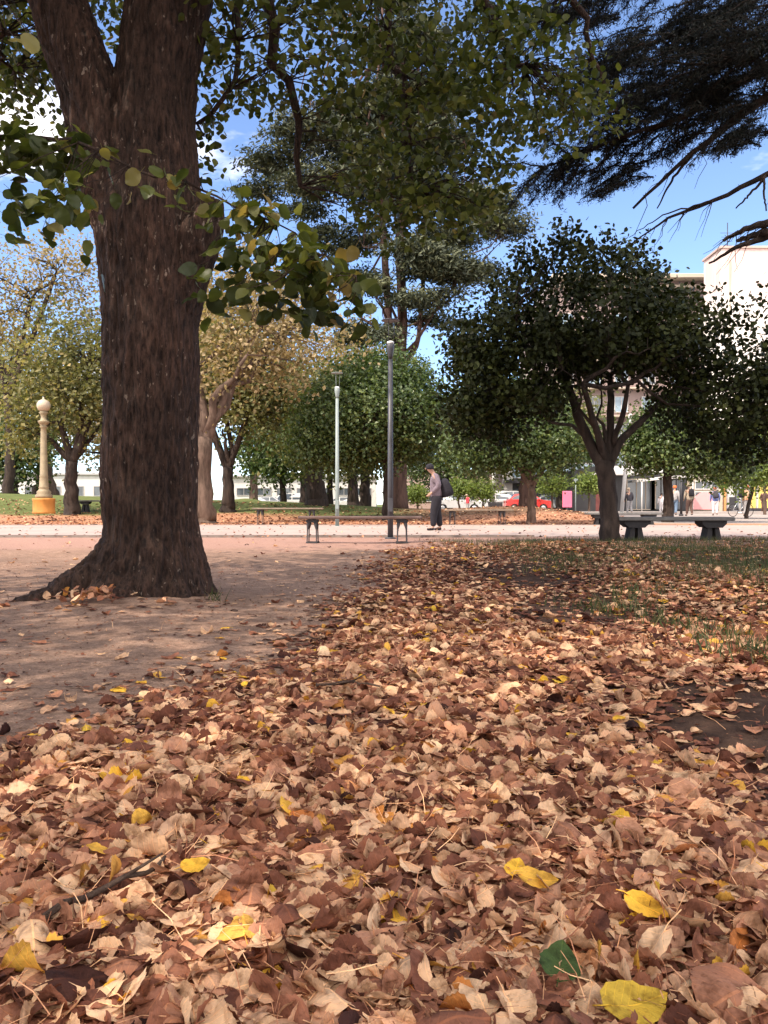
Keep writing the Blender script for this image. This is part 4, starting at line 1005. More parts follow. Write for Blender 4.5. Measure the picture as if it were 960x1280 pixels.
MB().lathe([(.30, .571), (.31, .66), (.24, .74), (.26, .80), (.19, .87), (.165, .93), (.19, .96), (.165, 1.0), (.15, 1.3), (.145, 1.34), (.16, 1.38), (.14, 1.42), (.105, 3.0), (.10, 3.15), (.15, 3.19), (.10, 3.24), (.16, 3.30), (.20, 3.37), (.20, 3.41), (.12, 3.44), (.09, 3.55), (.12, 3.66), (.17, 3.72), (.12, 3.76)], 24).build('column', M['cream_paint'], root)
MB().lathe([(.11, 3.762), (.19, 3.82), (.24, 3.93), (.24, 4.02), (.19, 4.14), (.08, 4.20), (.03, 4.22), (.04, 4.26), (.005, 4.30)], 22).build('globe', M['globe'], root)
def pole(name, label, px, d, r, h, mat, cat='pole', sign=None, lean=0, zb=.02):
    root = empty(name, (xw(px, d), d, zb), 0, label, cat)
    MB().tube([(0, 0, 0), (lean*.5, 0, h*.5), (lean, 0, h)], (r, r*.9, r*.8), 10).build('post', mat, root)
    b = MB().lathe([(r*1.8, 0), (r*1.8, .06), (r*1.1, .10)], 12); b.build('base', mat, root)
    if sign: MB().box((lean, -.03, h-.1), (sign[0], .02, sign[1]), bev=.005).build('sign_plate', M[sign[2]], root)
    return root
pole('street_pole', 'white street pole among the parked cars', 617, 60, .14, 5.2, M['white_paint'])
pole('street_pole', 'thick white slanting pole in front of the canopied shop', 777, 52, .13, 6.5, M['white_paint'], lean=.55)
pole('sign_post', 'thin grey sign post right of the pink sign', 719.5, 55, .04, 2.4, M['pole_grey'], 'sign', (.3, .16, 'pole_grey'))
pole('street_pole', 'dark slim post behind the stone bench', 851.5, 44, .07, 2.1, M['iron'])
pole('street_pole', 'slim pale pole beside the cream shop door', 925, 55, .07, 3.0, M['white_paint'])
root = empty('pink_sign', (xw(709, 56), 56, .02), 0, 'bright pink upright sign board on the pavement', 'sign')
MB().box((0, 0, .98), (.66, .12, 1.15), bev=.03).build('board', M['pink_paint'], root); MB().box((0, 0, .2), (.12, .10, .4)).box((0, 0, .02), (.5, .4, .04)).build('foot', M['iron'], root)
root = empty('waste_container', (xw(619, 57), 57, 0), 0, 'black waste container by the white cars', 'container')
MB().prism([(-.42, .1), (.42, .1), (.48, .75), (-.48, .75)], -.35, .35).build('body', M['iron'], root); MB().box((0, 0, .80), (1.0, .74, .07), bev=.02).build('lid', M['iron'], root)

# ------------------------------------------------------------------ cars
def car(label, px, d, paint, rz=0, kind='hatch', L=3.9):
    root = empty('parked_car', (xw(px, d), d, .03), rz, label, 'car', 'cars parked along the street')
    s = L/4.0; W = 1.68
    if kind == 'hatch': prof = [(-2, .32), (-2.0, .72), (-1.92, .90), (-1.10, 1.00), (1.70, 1.02), (1.93, .86), (1.98, .5), (1.95, .28)]; roof = [(-1.10, .98), (-.50, 1.42), (.1, 1.50), (1.15, 1.46), (1.72, 1.0)]
    elif kind == 'sedan': prof = [(-2, .30), (-2.0, .68), (-1.90, .84), (-1.05, .94), (1.30, .98), (1.92, .92), (1.99, .55), (1.95, .28)]; roof = [(-1.05, .92), (-.45, 1.36), (.2, 1.44), (.85, 1.38), (1.45, .97)]
    else: prof = [(-2, .34), (-2.0, .85), (-1.9, 1.0), (-1.6, 1.08), (1.95, 1.08), (2.0, .8), (2.0, .34), (1.9, .3)]; roof = [(-1.6, 1.06), (-1.1, 1.72), (-.5, 1.84), (1.8, 1.84), (1.96, 1.06)]
    # body with cut arches
    arch = lambda cx: [(cx+.36*math.cos(a), .32+.34*math.sin(a)) for a in np.linspace(0, math.pi, 9)]
    outl = prof[:]+arch(1.28)+arch(-1.28)
    outl = [(x*s, z) for x, z in outl]
    body = MB(); n = len(outl)
    W2 = W/2
    V = []; 
    for yy, sh in ((-W2, .96), (-W2+.08, 1.0), (W2-.08, 1.0), (W2, .96)):
        V += [(x*(1 if sh == 1 else .985), yy, z if sh == 1 else (z*.97+.015)) for x, z in outl]
    q = [[r*n+k, r*n+(k+1) % n, (r+1)*n+(k+1) % n, (r+1)*n+k] for r in range(3) for k in range(n)]
    # end caps as n-gons
    body.add(V, [np.array(q), np.array([list(range(n))[::-1]]), np.array([list(range(3*n, 4*n))])])
    bo = body.build('body', paint, root)
    # cabin
    cab = MB(); V = []; m_ = len(roof)
    for sy in (-1, 1):
        for x, z in roof: V.append((x*s, sy*(W2-.04-(.20 if z > 1.2 else 0)), z))
    q = [[k, k+1, m_+k+1, m_+k] for k in range(m_-1)]
    cab.add(V, [np.array(q), np.array([list(range(m_))[::-1]]), np.array([list(range(m_, 2*m_))])]); cab.build('cabin', paint, root)
    zt = max(z for _, z in roof)-.10; zl = roof[0][1]+.06
    for sy in (-1, 1):
        for (xa, xb, xc, xd) in ((roof[0][0]+.22, -.05, -.05, roof[1][0]+.12), (.03, roof[-1][0]-.25, roof[-2][0]-.08, .03)):
            def yy(z): return sy*(W2-.04-.20*min(1, (z-zl+.06)/(roof[1][1]-roof[0][1]))+.012)
            b = MB(); V = [(xa*s, yy(zl), zl), (xb*s, yy(zl), zl), (xc*s, yy(zt), zt), (xd*s, yy(zt), zt)]
            V += [(x, y-sy*.02, z) for x, y, z in V]
            b.add(V, [np.array([(0, 1, 2, 3), (7, 6, 5, 4), (0, 4, 5, 1), (1, 5, 6, 2), (2, 6, 7, 3), (3, 7, 4, 0)])]); b.build('side_window', M['glass'], root)
    for (a, b2, nm) in ((0, 1, 'windscreen'), (m_-2, m_-1, 'rear_window')):
        (xa, za), (xb, zb_) = roof[a], roof[b2]; off = -.015 if a == 0 else .015
        ya = W2-.12-(.2 if za > 1.2 else 0); yb = W2-.12-(.2 if zb_ > 1.2 else 0)
        f = lambda t: (xa+(xb-xa)*t, za+(zb_-za)*t, ya+(yb-ya)*t)
        (x1, z1, y1), (x2, z2, y2) = f(.1), f(.9)
        V = [(x1*s+off, -y1, z1+.01), (x1*s+off, y1, z1+.01), (x2*s+off, y2, z2+.01), (x2*s+off, -y2, z2+.01)]; V += [(x-off*2, y, z-.02) for x, y, z in V]
        b = MB(); b.add(V, [np.array([(0, 1, 2, 3), (7, 6, 5, 4), (0, 4, 5, 1), (1, 5, 6, 2), (2, 6, 7, 3), (3, 7, 4, 0)])]); b.build(nm, M['glass'], root)
    for cx in (-1.28, 1.28):
        for sy in (-1, 1):
            prof_t = [(.20, -.10), (.28, -.10), (.31, -.07), (.31, .07), (.28, .10), (.20, .10)]
            Rm = rotm(math.pi/2, 0, 0)
            w = MB(); w.lathe(prof_t, 20); w.v[-1] = w.v[-1] @ Rm.T+np.array([cx*s, sy*(W2-.10), .31])
            wo = w.build('wheel', M['tyre'], root)
            r = MB(); r.lathe([(.02, -.105), (.12, -.108), (.195, -.10), (.195, .10), (.12, .108), (.02, .105)], 14); r.v[-1] = r.v[-1] @ Rm.T+np.array([cx*s, sy*(W2-.10), .31]); r.build('rim', M['chrome'], wo)
    for sy in (-1, 1):
        MB().box((-1.955*s, sy*.58, .72), (.10, .34, .14), bev=.03).build('headlight', M['lamp_lens'], root)
        MB().box((1.945*s, sy*.62, .82), (.09, .26, .2), bev=.03).build('tail_light', M['brick_red'], root)
        MB().box((-.85*s, sy*(W2+.06), 1.03), (.1, .16, .12), bev=.03).build('mirror', paint, root)
    MB().box((-2.0*s, 0, .42), (.08, 1.5, .2), bev=.03).build('bumper', M['iron'], root)
    return root
car('bright red hatchback partly behind the three-limbed tree', 659, 66, M['car_red'], math.pi, 'hatch', 3.75)
car('white hatchback parked just left of the red car', 618, 67.5, M['car_white'], 0, 'hatch', 3.9)
car('white sedan with a high roofline parked behind the far bench', 640, 73.5, M['car_white'], math.pi, 'van', 4.1)
car('white saloon parked behind the walking man', 572, 66.5, M['car_white'], math.pi, 'sedan', 4.1)
car('dark navy car far away left of the walking man', 521, 95, M['car_navy'], .9, 'sedan', 4.1)
car('white van parked beyond the trunk row', 366, 88, M['car_white'], 0, 'van', 5.0)
car('silver-grey car beyond the slim dark tree', 338, 84, M['car_silver'], math.pi, 'sedan', 4.3)
car('white car half hidden by the dark trunk between the lamp posts', 425, 86, M['car_white'], 0, 'sedan', 4.3)
car('white van beyond the lawn at the far left', 12, 96, M['car_white'], 0, 'van', 4.6)
car('grey car beyond the lawn, behind the stone bench on the left', 112, 92, M['car_silver'], 0, 'sedan', 4.3)
car('dark car in front of the dark shopfronts', 735, 73, M['car_grey'], 0, 'sedan', 4.2)
car('silver car beside the pink sign', 692, 73.5, M['car_silver'], math.pi, 'hatch', 4.0)

# ------------------------------------------------------------------ buildings
def block(name, label, x0, x1, y0, y1, h, wallm, z0=-.1):
    root = empty(name, ((x0+x1)/2, y0, 0), 0, label, 'building')
    ox = (x0+x1)/2
    MB().box(((x0+x1)/2-ox, (y1-y0)/2, (h+z0)/2), (x1-x0, y1-y0, h-z0)).build('wall', wallm, root)
    return root, ox
def window(root, cx, cz, w, h, frame=None, glass=None, y=0, mull=1, rail=0):
    f = MB(); t = .07; frame = frame or M['white_paint']; glass = glass or M['glass']
    f.box((cx, y-.04, cz+h/2), (w+t*2, .1, t)); f.box((cx, y-.04, cz-h/2), (w+t*2, .1, t))
    for s_ in (-1, 1): f.box((cx+s_*(w/2+t/2), y-.041, cz), (t, .1, h-t))
    for q in range(1, mull+1): f.box((cx-w/2+w*q/(mull+1), y-.043, cz), (t*.8, .08, h-t))
    for q in range(1, rail+1): f.box((cx, y-.039, cz-h/2+h*q/(rail+1)), (w, .07, t*.8))
    fo = f.build('window', frame, root); MB().box((cx, y-.015, cz), (w, .03, h)).build('pane', glass, fo); return fo
# canopied shop (dark ground floor, white canopy), right of the citrus trunk
y0 = 60.8; X_ = lambda px: xw(px, y0)
root, ox = block('shop_building', 'low grey shop with a white canopy behind the forking tree', X_(750), X_(858), y0, 74, 3.6, M['dark_wall'])
for (px, w, nm) in ((752, .9, 'brick_red'), (765, .8, 'dark_wall')):
    MB().box((X_(px)-ox, -.05, 1.35), (w, .1, 2.5)).build('door', M[nm], root)
window(root, X_(801)-ox, 1.4, 2.1, 2.3, M['cream_wall'], mull=2); window(root, X_(826)-ox, 1.4, 1.5, 2.3, M['dark_wall']); window(root, X_(845)-ox, 1.4, 1.0, 2.3, M['dark_wall'])
cn = MB(); cn.prism([(X_(789)-ox, 2.30), (X_(789)-ox, 2.42), (X_(820)-ox, 2.70), (X_(850)-ox, 2.78), (X_(850)-ox, 2.60), (X_(822)-ox, 2.52)], -2.6, -.1); cn.build('canopy', M['white_paint'], root)
MB().box((X_(765)-ox, -.8, 2.9), (3.0, 1.6, .16), bev=.02).build('canopy', M['white_paint'], root)
for px in (789, 850): MB().tube([(X_(px)-ox, -2.5, 0), (X_(px)-ox, -2.5, 2.35)], .05, 8).build('canopy_post', M['white_paint'], root)
MB().box((X_(800)-ox, -.12, 3.3), (6.6, .16, .5), bev=.02).build('fascia', M['white_paint'], root)
# cream shop with pink half disc
root, ox = block('shop_building', 'cream shop with dark transom windows and a large pink half disc on its front', X_(859)+.02, X_(907), y0, 74, 3.9, M['cream_wall'])
window(root, X_(883.5)-ox, 2.1, 1.75, .6, M['white_paint'], mull=2); window(root, X_(883)-ox, 1.25, 1.75, .7, M['white_paint'], mull=1)
a = np.linspace(0, math.pi, 20); b = MB(); b.prism([(X_(880)-ox+1.0*math.cos(t), .25+1.35*math.sin(t)) for t in a], -.16, -.10); b.build('pink_half_disc', M['soft_pink'], root)
for px, mm in ((900, 'cream_wall'), (862.5, 'cream_wall'), (905.6, 'orange_paint')): MB().box((X_(px)-ox, -.08, 1.9), (.28 if mm != 'orange_paint' else .16, .16, 3.8), bev=.02).build('pilaster', M[mm], root)
MB().box((0, -.15, 3.2), (3.0, .3, .3), bev=.02).build('fascia', M['white_paint'], root)
# white and yellow shop at the right edge
root, ox = block('shop_building', 'white shop with a dark doorway and yellow panels at the right edge', X_(908)+.01, X_(1040), y0, 74, 4.2, M['white_paint'])
window(root, X_(924)-ox, 1.6, .55, 2.9, M['dark_wall'], mull=0); MB().box((X_(915)-ox, -.06, .75), (.45, .1, .9), bev=.01).build('notice_board', M['dark_wall'], root)
for px in (941, 951, 959, 975): MB().box((X_(px)-ox, -.05, 1.5), (.36, .1, 2.9), bev=.01).build('yellow_panel', M['yellow_paint'], root)
MB().box((X_(958)-ox, -.3, .22), (6.0, .5, .28), bev=.03).build('plinth', M['iron'], root)
MB().box((X_(960)-ox, -.5, 3.4), (6.2, 1.0, .14), bev=.02).build('canopy', M['white_paint'], root)
# tall building with the blank white firewall
y0 = 75; X_ = lambda px: xw(px, y0)
root, ox = block('apartment_building', 'tall building with a blank pink-stained white side wall at the upper right', X_(900), X_(1120), y0, 79, CAMZ+.318*y0, M['firewall'])
MB().box((0, 2.0, CAMZ+.318*y0+.12), (X_(1120)-X_(900)+.3, 4.3, .24), bev=.03).build('parapet', M['pink_wall'], root)
mast = MB().tube([(X_(925)-ox, 3, 24.5), (X_(925)-ox, 3, 28)], .04, 6); 
for q in range(4): mast.box((X_(925)-ox, 3, 27-q*.4), (1.4-.2*q, .03, .03))
mast.build('aerial', M['iron'], root)
MB().box((X_(903)-ox+.6, -.06, 12), (.08, .08, 23)).build('drainpipe', M['cream_wall'], root)
y0 = 84; X_ = lambda px: xw(px, y0)
root, ox = block('apartment_building', 'apartment block toned greyish pink for shade, with a deep cornice behind the forking tree', X_(690), X_(898), y0, 104, 24.0, M['shaded_wall'])
MB().box((0, -.5, 24.2), (X_(898)-X_(690)+.6, 1.9, .45), bev=.05).build('cornice', M['cream_wall'], root)
MB().box((0, -.2, 23.4), (X_(898)-X_(690)+.1, .5, .3), bev=.05).build('cornice', M['cream_wall'], root)
MB().box((0, 10, 24.7), (X_(898)-X_(690)-1, 18, .5)).build('roof', M['grey_wall'], root)
for fl in range(6):
    for q in range(6):
        fo = window(root, X_(708+q*34)-ox, 5.3+fl*2.9, 1.3, 1.6, M['white_paint'], M['glass_blue'] if (q+fl) % 3 else M['glass'])
    b = MB().box((0, -.45, 4.0+fl*2.9), (X_(898)-X_(690)-2, .9, .14), bev=.02); b.build('balcony', M['cream_wall'], root)
# dark glazed shop row behind the cars
y0 = 83; X_ = lambda px: xw(px, y0)
root, ox = block('shop_building', 'dark shop row with bluish upper windows behind the red car', X_(628), X_(770), y0-.5, 100, 6.2, M['dark_wall'])
for q, px in enumerate((645, 665, 685, 705, 725, 745)): window(root, X_(px)-ox, 4.1, 1.35, 1.5, M['grey_wall'], M['glass_blue'], y=-.0)
for px in (650, 680, 712, 745): window(root, X_(px)-ox, 1.3, 2.0, 2.0, M['iron'], M['glass'])
MB().box((0, -.7, 2.95), (X_(770)-X_(628), 1.4, .35), bev=.03).build('awning', M['dark_wall'], root)
for px in (633, 757): MB().box((X_(px)-ox, -.15, 2.6), (1.0, .3, 5.2), bev=.03).build('pilaster', M['white_paint' if px < 700 else 'cream_wall'], root)
root, ox = block('house', 'pale pink house beyond the parked cars behind the walking man', X_(500), X_(626), 90, 104, 4.3, M['pink_wall'])
for px in (515, 540, 565, 595): window(root, X_(px)-ox, 1.7, 1.2, 1.5, M['white_paint'])
MB().box((0, 7, 4.4), (X_(626)-X_(500)+.5, 14.6, .3), bev=.04).build('roof', M['grey_wall'], root)
root, ox = block('house', 'long low white building with a grey window band beyond the trunk row', -19, -1.0, 100, 112, 4.0, M['white_paint'])
for q in range(7): window(root, -7.5+q*2.5, 2.2, 1.7, .9, M['grey_wall'])
MB().box((0, 6, 4.1), (18.6, 12.8, .25), bev=.04).build('roof', M['grey_wall'], root)
root, ox = block('house', 'long pale building at the far left beyond the lawn', -62, -27, 108, 122, 4.6, M['white_paint'])
for q in range(11): window(root, -15.5+q*3.1, 2.4, 1.6, 1.3, M['grey_wall'])
MB().box((0, 7, 4.7), (35.6, 14.6, .3), bev=.04).build('roof', M['grey_wall'], root)
# ------------------------------------------------------------------ people
def skin_obj(verts, edges, rad, name, mat, parent, sub=2, root_i=0):
    me = bpy.data.meshes.new(name); me.from_pydata([tuple(map(float, v)) for v in verts], edges, []); o = bpy.data.objects.new(name, me); COL.objects.link(o)
    me.skin_vertices.new() if hasattr(me.skin_vertices, 'new') and not me.skin_vertices else None
    md = o.modifiers.new('k', 'SKIN'); md.use_smooth_shade = True; md.branch_smoothing = .6
    for i_, sv in enumerate(me.skin_vertices[0].data):
        r = rad[i_]; sv.radius = (r, r) if np.ndim(r) == 0 else r; sv.use_root = (i_ == root_i)
    ss = o.modifiers.new('s', 'SUBSURF'); ss.levels = sub; ss.render_levels = sub
    dg = bpy.context.evaluated_depsgraph_get(); dg.update()
    m2 = bpy.data.meshes.new_from_object(o.evaluated_get(dg)); bpy.data.objects.remove(o); bpy.data.meshes.remove(me)
    m2.name = name; m2.materials.clear(); m2.materials.append(mat)
    for p in m2.polygons: p.use_smooth = True
    o2 = bpy.data.objects.new(name, m2); COL.objects.link(o2); o2.parent = parent; return o2
def person(label, loc, facing, top, legs, hair, H=1.7, lean=.03, stride=.12, armb=.25, headdown=0.0, bulk=1.12, hands='down', shoes='c_black', sub=2, cat='person', hat=None, fingers=False, sit=False):
    """local +x is forward; facing = rotation about z"""
    root = empty('person', loc, facing, label, 'person'); s = H/1.75
    hipz = .92 if not sit else .47
    pel = np.array([0, 0, hipz]); chest = pel+np.array([lean*1.2+.01, 0, .36]); neck = pel+np.array([lean*2+.02, 0, .55]); 
    hb = neck+np.array([.015+headdown*.035, 0, .055]); hc = hb+np.array([.025+headdown*.05, 0, .10-headdown*.02]); ht = hc+np.array([-.005+headdown*.02, 0, .085])
    sh = {q: pel+np.array([lean*1.8, q*.185, .50]) for q in (-1, 1)}
    if hands == 'down': el = {q: sh[q]+np.array([-.03+.06*q, q*.05, -.28]) for q in (-1, 1)}; wr = {q: el[q]+np.array([armb*.4, q*.01, -.25]) for q in (-1, 1)}
    elif hands == 'pocket': el = {q: sh[q]+np.array([-.10, q*.07, -.27]) for q in (-1, 1)}; wr = {q: el[q]+np.array([.18, -q*.07, -.17]) for q in (-1, 1)}
    else: el = {q: sh[q]+np.array([.02, q*.04, -.27]) for q in (-1, 1)}; wr = {q: el[q]+np.array([.24, -q*.09, .05]) for q in (-1, 1)}
    hip = {q: pel+np.array([0, q*.09, -.03]) for q in (-1, 1)}
    if sit: kn = {q: hip[q]+np.array([.42, q*.04, .02]) for q in (-1, 1)}; an = {q: kn[q]+np.array([.03, 0, -.38]) for q in (-1, 1)}
    else:
        an = {1: np.array([stride, .09, .075]), -1: np.array([-stride, -.09, .075+(.05 if stride > .1 else 0)])}
        kn = {q: (hip[q]+an[q])/2+np.array([.03+(.05 if q < 0 and stride > .1 else 0), 0, 0]) for q in (-1, 1)}
    V = [pel, chest, neck, hb, hc, ht]; Rr = [(.135, .10), (.155, .11), (.055, .055), (.062, .062), (.082, .095), (.062, .07)]; E = [(0, 1), (1, 2), (2, 3), (3, 4), (4, 5)]
    def chain(par, pts, rr):
        k = par
        for p, r in zip(pts, rr): V.append(p); Rr.append(r); E.append((k, len(V)-1)); k = len(V)-1
        return k
    for q in (-1, 1):
        hnd = wr[q]+(wr[q]-el[q])/np.linalg.norm(wr[q]-el[q])*.09
        k = chain(1, [sh[q], el[q], wr[q], hnd], [.055, .042, .028, .034 if not fingers else .03])
        if fingers:
            dd = (wr[q]-el[q])/np.linalg.norm(wr[q]-el[q]); sd = np.array([1., 0, .2])
            for t in range(4): chain(k, [hnd+dd*.035+sd*(t-1.5)*.02, hnd+dd*(.07-abs(t-1.5)*.008)+sd*(t-1.5)*.021-np.array([0, q*.012, 0])], [.009, .008])
            chain(k-1, [wr[q]+dd*.04+sd*.035, wr[q]+dd*.075+sd*.045], [.010, .009])
        toe = an[q]+np.array([.15, q*.02, -.045]); chain(0, [hip[q], kn[q], an[q], toe], [.085, .055, .038, .03])
    V = [v*s for v in V]; Rr = [(r[0]*s, r[1]*s) if np.ndim(r) else r*s for r in Rr]
    skin_obj(V, E, Rr, 'body', M['skin'], root, sub)
    # upper garment
    V2 = [pel+[0, 0, -.13], pel+[lean*.6, 0, .12], chest, neck+[-.01, 0, .0]]; R2 = [(.20*bulk, .165*bulk), (.185*bulk, .15*bulk), (.195*bulk, .15*bulk), (.085, .085)]; E2 = [(0, 1), (1, 2), (2, 3)]
    for q in (-1, 1):
        b0 = len(V2); V2 += [sh[q], (sh[q]+el[q])/2, el[q], wr[q]]; R2 += [.082*bulk, .070*bulk, .062*bulk, .048]; E2 += [(2, b0), (b0, b0+1), (b0+1, b0+2), (b0+2, b0+3)]
    skin_obj([v*s for v in V2], E2, [(r[0]*s, r[1]*s) if np.ndim(r) else r*s for r in R2], 'jacket', M[top], root, sub)
    V3 = [pel+[0, 0, .06]]; R3 = [(.165, .13)]; E3 = []
    for q in (-1, 1):
        b0 = len(V3); V3 += [hip[q]+[0, 0, -.05], kn[q], an[q]+[0, 0, .02]]; R3 += [.115*bulk, .084*bulk, .060*bulk]; E3 += [(0, b0), (b0, b0+1), (b0+1, b0+2)]
    skin_obj([v*s for v in V3], E3, [(r[0]*s, r[1]*s) if np.ndim(r) else r*s for r in R3], 'trousers', M[legs], root, sub)
    for q in (-1, 1):
        skin_obj([(an[q]+[-.03, 0, -.03])*s, (an[q]+[.06, q*.01, -.035])*s, (an[q]+[.17, q*.02, -.045])*s], [(0, 1), (1, 2)], [.042*s, .043*s, .030*s], 'shoe', M[shoes], root, 1)
    # hair cap / hat
    h = MB(); n = 14; prof = [(.100, -.035), (.108, .0), (.105, .045), (.085, .085), (.05, .108), (.01, .116)]
    h.lathe([(r*s, z*s) for r, z in prof], n, c=(hc+np.array([-.016, 0, .012]))*s); h.build('hair' if not hat else 'hat', M[hat or hair], root)
    # face: nose and eyes
    f = MB(); f.box((hc+np.array([.092, 0, -.005]))*s, (.03*s, .022*s, .035*s), bev=.006); f.build('nose', M['skin'], root)
    for q in (-1, 1): MB().box((hc+np.array([.082, q*.032, .012]))*s, (.012*s, .02*s, .01*s), bev=.003).build('eye', M['hair_dark'], root)
    return root, {k2: v*s for k2, v in dict(pel=pel, chest=chest, neck=neck).items()}
def backpack(label, loc, facing, at, mat, size=(.20, .32, .46), rel=(-.24, 0, .02), tilt=0.0, group=None):
    root = empty('backpack', loc, facing, label, 'backpack', group); c = np.asarray(at)+np.array(rel)
    b = MB(); n = 16; sx, sy, sz = size; V = []; prof = [(-.5, .70), (-.46, .92), (-.2, 1.0), (.15, .98), (.38, .80), (.48, .5), (.5, .2)]
    for z, k2 in prof:
        for a in np.arange(n)*2*math.pi/n:
            ca, sa = math.cos(a), math.sin(a); V.append((sx/2*k2*np.sign(ca)*abs(ca)**.6, sy/2*k2*np.sign(sa)*abs(sa)**.6, z*sz))
    m_ = len(prof); q = [[i_*n+j_, i_*n+(j_+1) % n, (i_+1)*n+(j_+1) % n, (i_+1)*n+j_] for i_ in range(m_-1) for j_ in range(n)]
    V = np.array(V) @ rotm(0, tilt, 0).T+c
    b.add(V, [np.array(q), np.array([list(range(n))[::-1]]), np.array([list(range((m_-1)*n, m_*n))])], smooth=True); b.build('bag', M[mat], root)
    p = MB().box(c+np.array([-sx*.5, 0, -sz*.15]), (.07, sy*.7, sz*.4), bev=.02, ry=tilt); p.build('pocket', M[mat], root)
    for sgn in (-1, 1):
        t = MB(); t.tube([c+[sx*.35, sgn*.09, sz*.40], c+[.14, sgn*.11, sz*.52+.06], c+[.33, sgn*.12, sz*.30], c+[.36, sgn*.13, 0], c+[.18, sgn*.17, -sz*.35]], .014, 6); t.build('strap', M[mat], root)
    return root
d = 19.7; loc = (xw(546, d), d, .02)
rt, J = person('man in greyish mauve shirt and dark cap walking on the path, head bowed', loc, math.pi, 'c_greymauve', 'c_black', 'hair_dark', 1.66, .03, .10, .3, .9, bulk=1.3, hands='pocket', fingers=True, hat='c_black')
backpack('bulky black backpack hanging low on the walking man', loc, math.pi, J['chest'], 'c_black', (.28, .38, .46), (-.26, 0, -.16), .30)
def far_person(px, d, lab, face, top, legs, hair, H=1.68, bag=None, **kw):
    loc = (xw(px, d), d, .02); rt, J = person(lab, loc, face, top, legs, hair, H, sub=1, **kw)
    if bag: backpack(bag[0], loc, face, J['chest'], bag[1], (.2, .3, .42), (-.23, 0, 0))
far_person(787, 50, 'person in a dark jacket and pale grey trousers beside the slanting white pole', R(110), 'c_charcoal', 'c_grey', 'hair_fair')
far_person(827, 50, 'person in a white top left of the twin-stemmed trunk', R(80), 'c_white', 'c_white', 'hair_dark', 1.35)
far_person(843, 44, 'person with an orange hat, grey top and blue jeans right of the twin-stemmed trunk', R(60), 'c_grey', 'c_jeans', 'hair_red', hat='c_orange')
far_person(862, 44, 'person in dark brown trousers and mottled beige jacket seen from behind', R(100), 'c_beige', 'c_brown', 'hair_fair', 1.74, ('dark shoulder bag of the person in the beige jacket', 'c_black'))
far_person(894, 45, 'person in a blue jacket and white trousers standing with the pink half disc behind', R(75), 'c_blue', 'c_white', 'hair_red', 1.62, ('navy backpack worn over the blue jacket', 'c_charcoal'))
far_person(931, 40, 'person in orange cap and pale shirt beside the thin leaning stem', R(10), 'c_peach', 'c_grey', 'hair_fair', 1.6, ('dark bag of the person beside the leaning stem', 'c_black'), hat='c_orange', headdown=.4)
far_person(955, 56, 'person in brown in front of the yellow panels', R(-90), 'c_brown', 'c_brown', 'hair_dark', 1.7)
far_person(585, 56, 'person in a red top and fair hair beyond the far bench', R(200), 'c_red', 'c_grey', 'hair_fair', 1.35, headdown=.5)
# bicycle by the person at the right
bx_, bd = xw(926, 40.5), 40.5
root = empty('bicycle', (bx_, bd, .02), R(20), 'thin-framed bicycle standing beside the person with the orange cap', 'bicycle')
for cx in (-.5, .5):
    b = MB(); a = np.linspace(0, 2*math.pi, 29); b.tube(np.stack([cx+.31*np.cos(a), 0*a, .33+.31*np.sin(a)], -1), .017, 6, cap=False); w = b.build('wheel', M['tyre'], root)
    s_ = MB(); [s_.tube([(cx, 0, .33), (cx+.3*math.cos(t), 0, .33+.3*math.sin(t))], .003, 3) for t in np.arange(12)*.5236]; s_.build('spokes', M['chrome'], w)
f = MB(); [f.tube([a, b_], .016, 6) for a, b_ in (((-.5, 0, .33), (-.08, 0, .30)), ((-.08, 0, .30), (-.2, 0, .82)), ((-.2, 0, .78), (.38, 0, .80)), ((-.08, 0, .30), (.38, 0, .74)), ((-.5, 0, .33), (-.2, 0, .78)), ((.5, 0, .33), (.36, 0, .92)))]; f.build('frame', M['chrome'], root)
MB().tube([(.30, -.25, .98), (.38, -.12, .95), (.38, .12, .95), (.30, .25, .98)], .013, 6).build('handlebar', M['iron'], root)
MB().box((-.21, 0, .86), (.24, .13, .05), bev=.02).build('saddle', M['iron'], root)

# ------------------------------------------------------------------ light, sky, camera
SUN_EL, SUN_AZ = 50, 232      # azimuth measured clockwise from +Y (232 = behind the camera, to the left)
w = bpy.data.worlds.new('World'); sc.world = w; w.use_nodes = True; nt = w.node_tree; nt.nodes.clear()
out = nt.nodes.new('ShaderNodeOutputWorld'); bg = nt.nodes.new('ShaderNodeBackground'); bg.inputs[1].default_value = .13
sky = nt.nodes.new('ShaderNodeTexSky'); sky.sky_type = 'NISHITA'; sky.sun_disc = False; sky.sun_elevation = R(SUN_EL); sky.sun_rotation = R(SUN_AZ); sky.air_density = .75; sky.dust_density = .0; sky.ozone_density = 5.0
tc = nt.nodes.new('ShaderNodeTexCoord'); sep = nt.nodes.new('ShaderNodeSeparateXYZ'); nt.links.new(tc.outputs['Generated'], sep.inputs[0])
zc = math_(nt, 'ADD', math_(nt, 'MAXIMUM', sep.outputs[2], 0), .12)
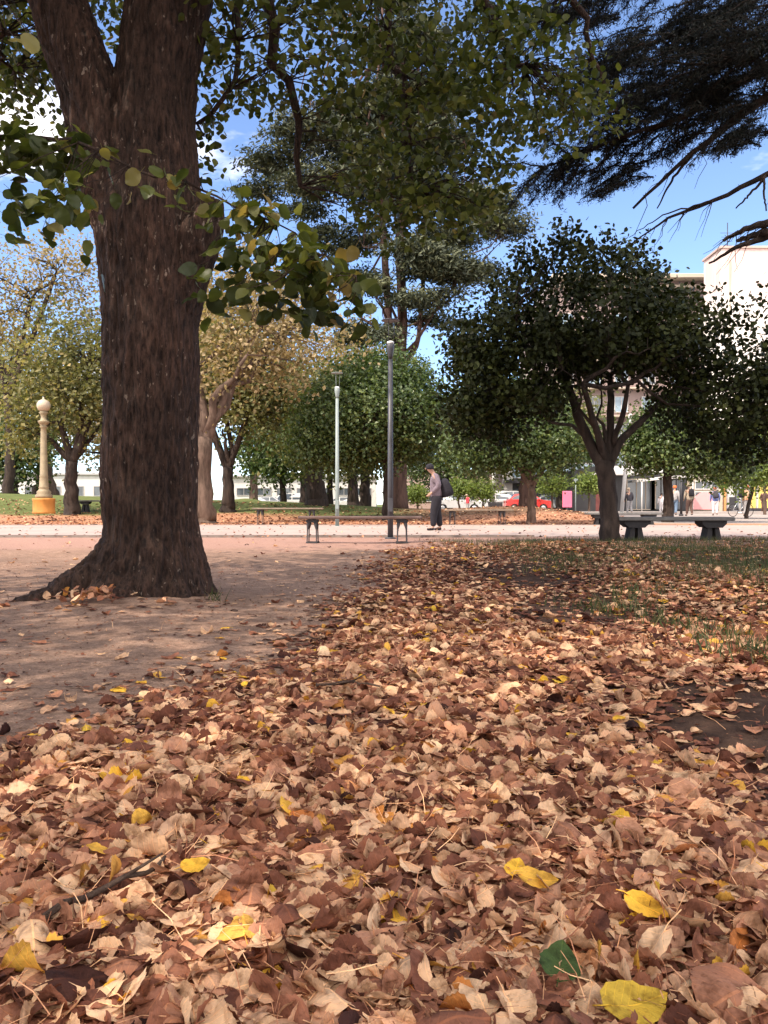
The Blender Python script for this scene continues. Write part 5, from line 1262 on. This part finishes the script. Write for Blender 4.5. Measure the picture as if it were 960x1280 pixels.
cx = math_(nt, 'DIVIDE', sep.outputs[0], zc); cy = math_(nt, 'DIVIDE', sep.outputs[1], zc)
cv = nt.nodes.new('ShaderNodeCombineXYZ'); nt.links.new(cx, cv.inputs[0]); nt.links.new(cy, cv.inputs[1]); cv.inputs[2].default_value = 5.1
cn = noise(nt, cv.outputs[0], .95, 7, .58); cn2 = noise(nt, cv.outputs[0], .33, 3, .5)
cm = ramp(nt, math_(nt, 'ADD', math_(nt, 'MULTIPLY', cn, .7), math_(nt, 'ADD', math_(nt, 'MULTIPLY', cn2, .42), math_(nt, 'MULTIPLY', sstepn(nt, math_(nt, 'SUBTRACT', math_(nt, 'MULTIPLY', sep.outputs[2], .5), sep.outputs[1]), -.25, .6), .16))), [(.60, (0, 0, 0)), (.72, (1, 1, 1))])  # extra unseen cloud behind and overhead, added for ambient fill
skc = mix(nt, cm, sky.outputs[0], (9.5, 9.4, 9.3))
nt.links.new(skc, bg.inputs[0]); nt.links.new(bg.outputs[0], out.inputs[0])
sl = bpy.data.lights.new('sun', 'SUN'); sl.energy = 2.4; sl.angle = R(.5); sl.color = (1, .93, .82)
so = bpy.data.objects.new('sun', sl); COL.objects.link(so)
dv = Vector((math.sin(R(SUN_AZ))*math.cos(R(SUN_EL)), math.cos(R(SUN_AZ))*math.cos(R(SUN_EL)), math.sin(R(SUN_EL))))
so.rotation_euler = dv.to_track_quat('Z', 'Y').to_euler(); so.location = (-10, -10, 20)
cd = bpy.data.cameras.new('camera'); cd.sensor_fit = 'VERTICAL'; cd.sensor_height = 24; cd.lens = 18.75; cd.clip_end = 3000; cd.clip_start = .05
co_ = bpy.data.objects.new('camera', cd); COL.objects.link(co_); co_.location = (0, 0, CAMZ); co_.rotation_euler = (R(90)-.010, 0, 0); sc.camera = co_
vs = sc.view_settings; vs.view_transform = 'Standard'; vs.look = 'None'; vs.gamma = 1; vs.exposure = 1.45
vs.use_white_balance = True; vs.white_balance_temperature = 7000; vs.white_balance_tint = 14
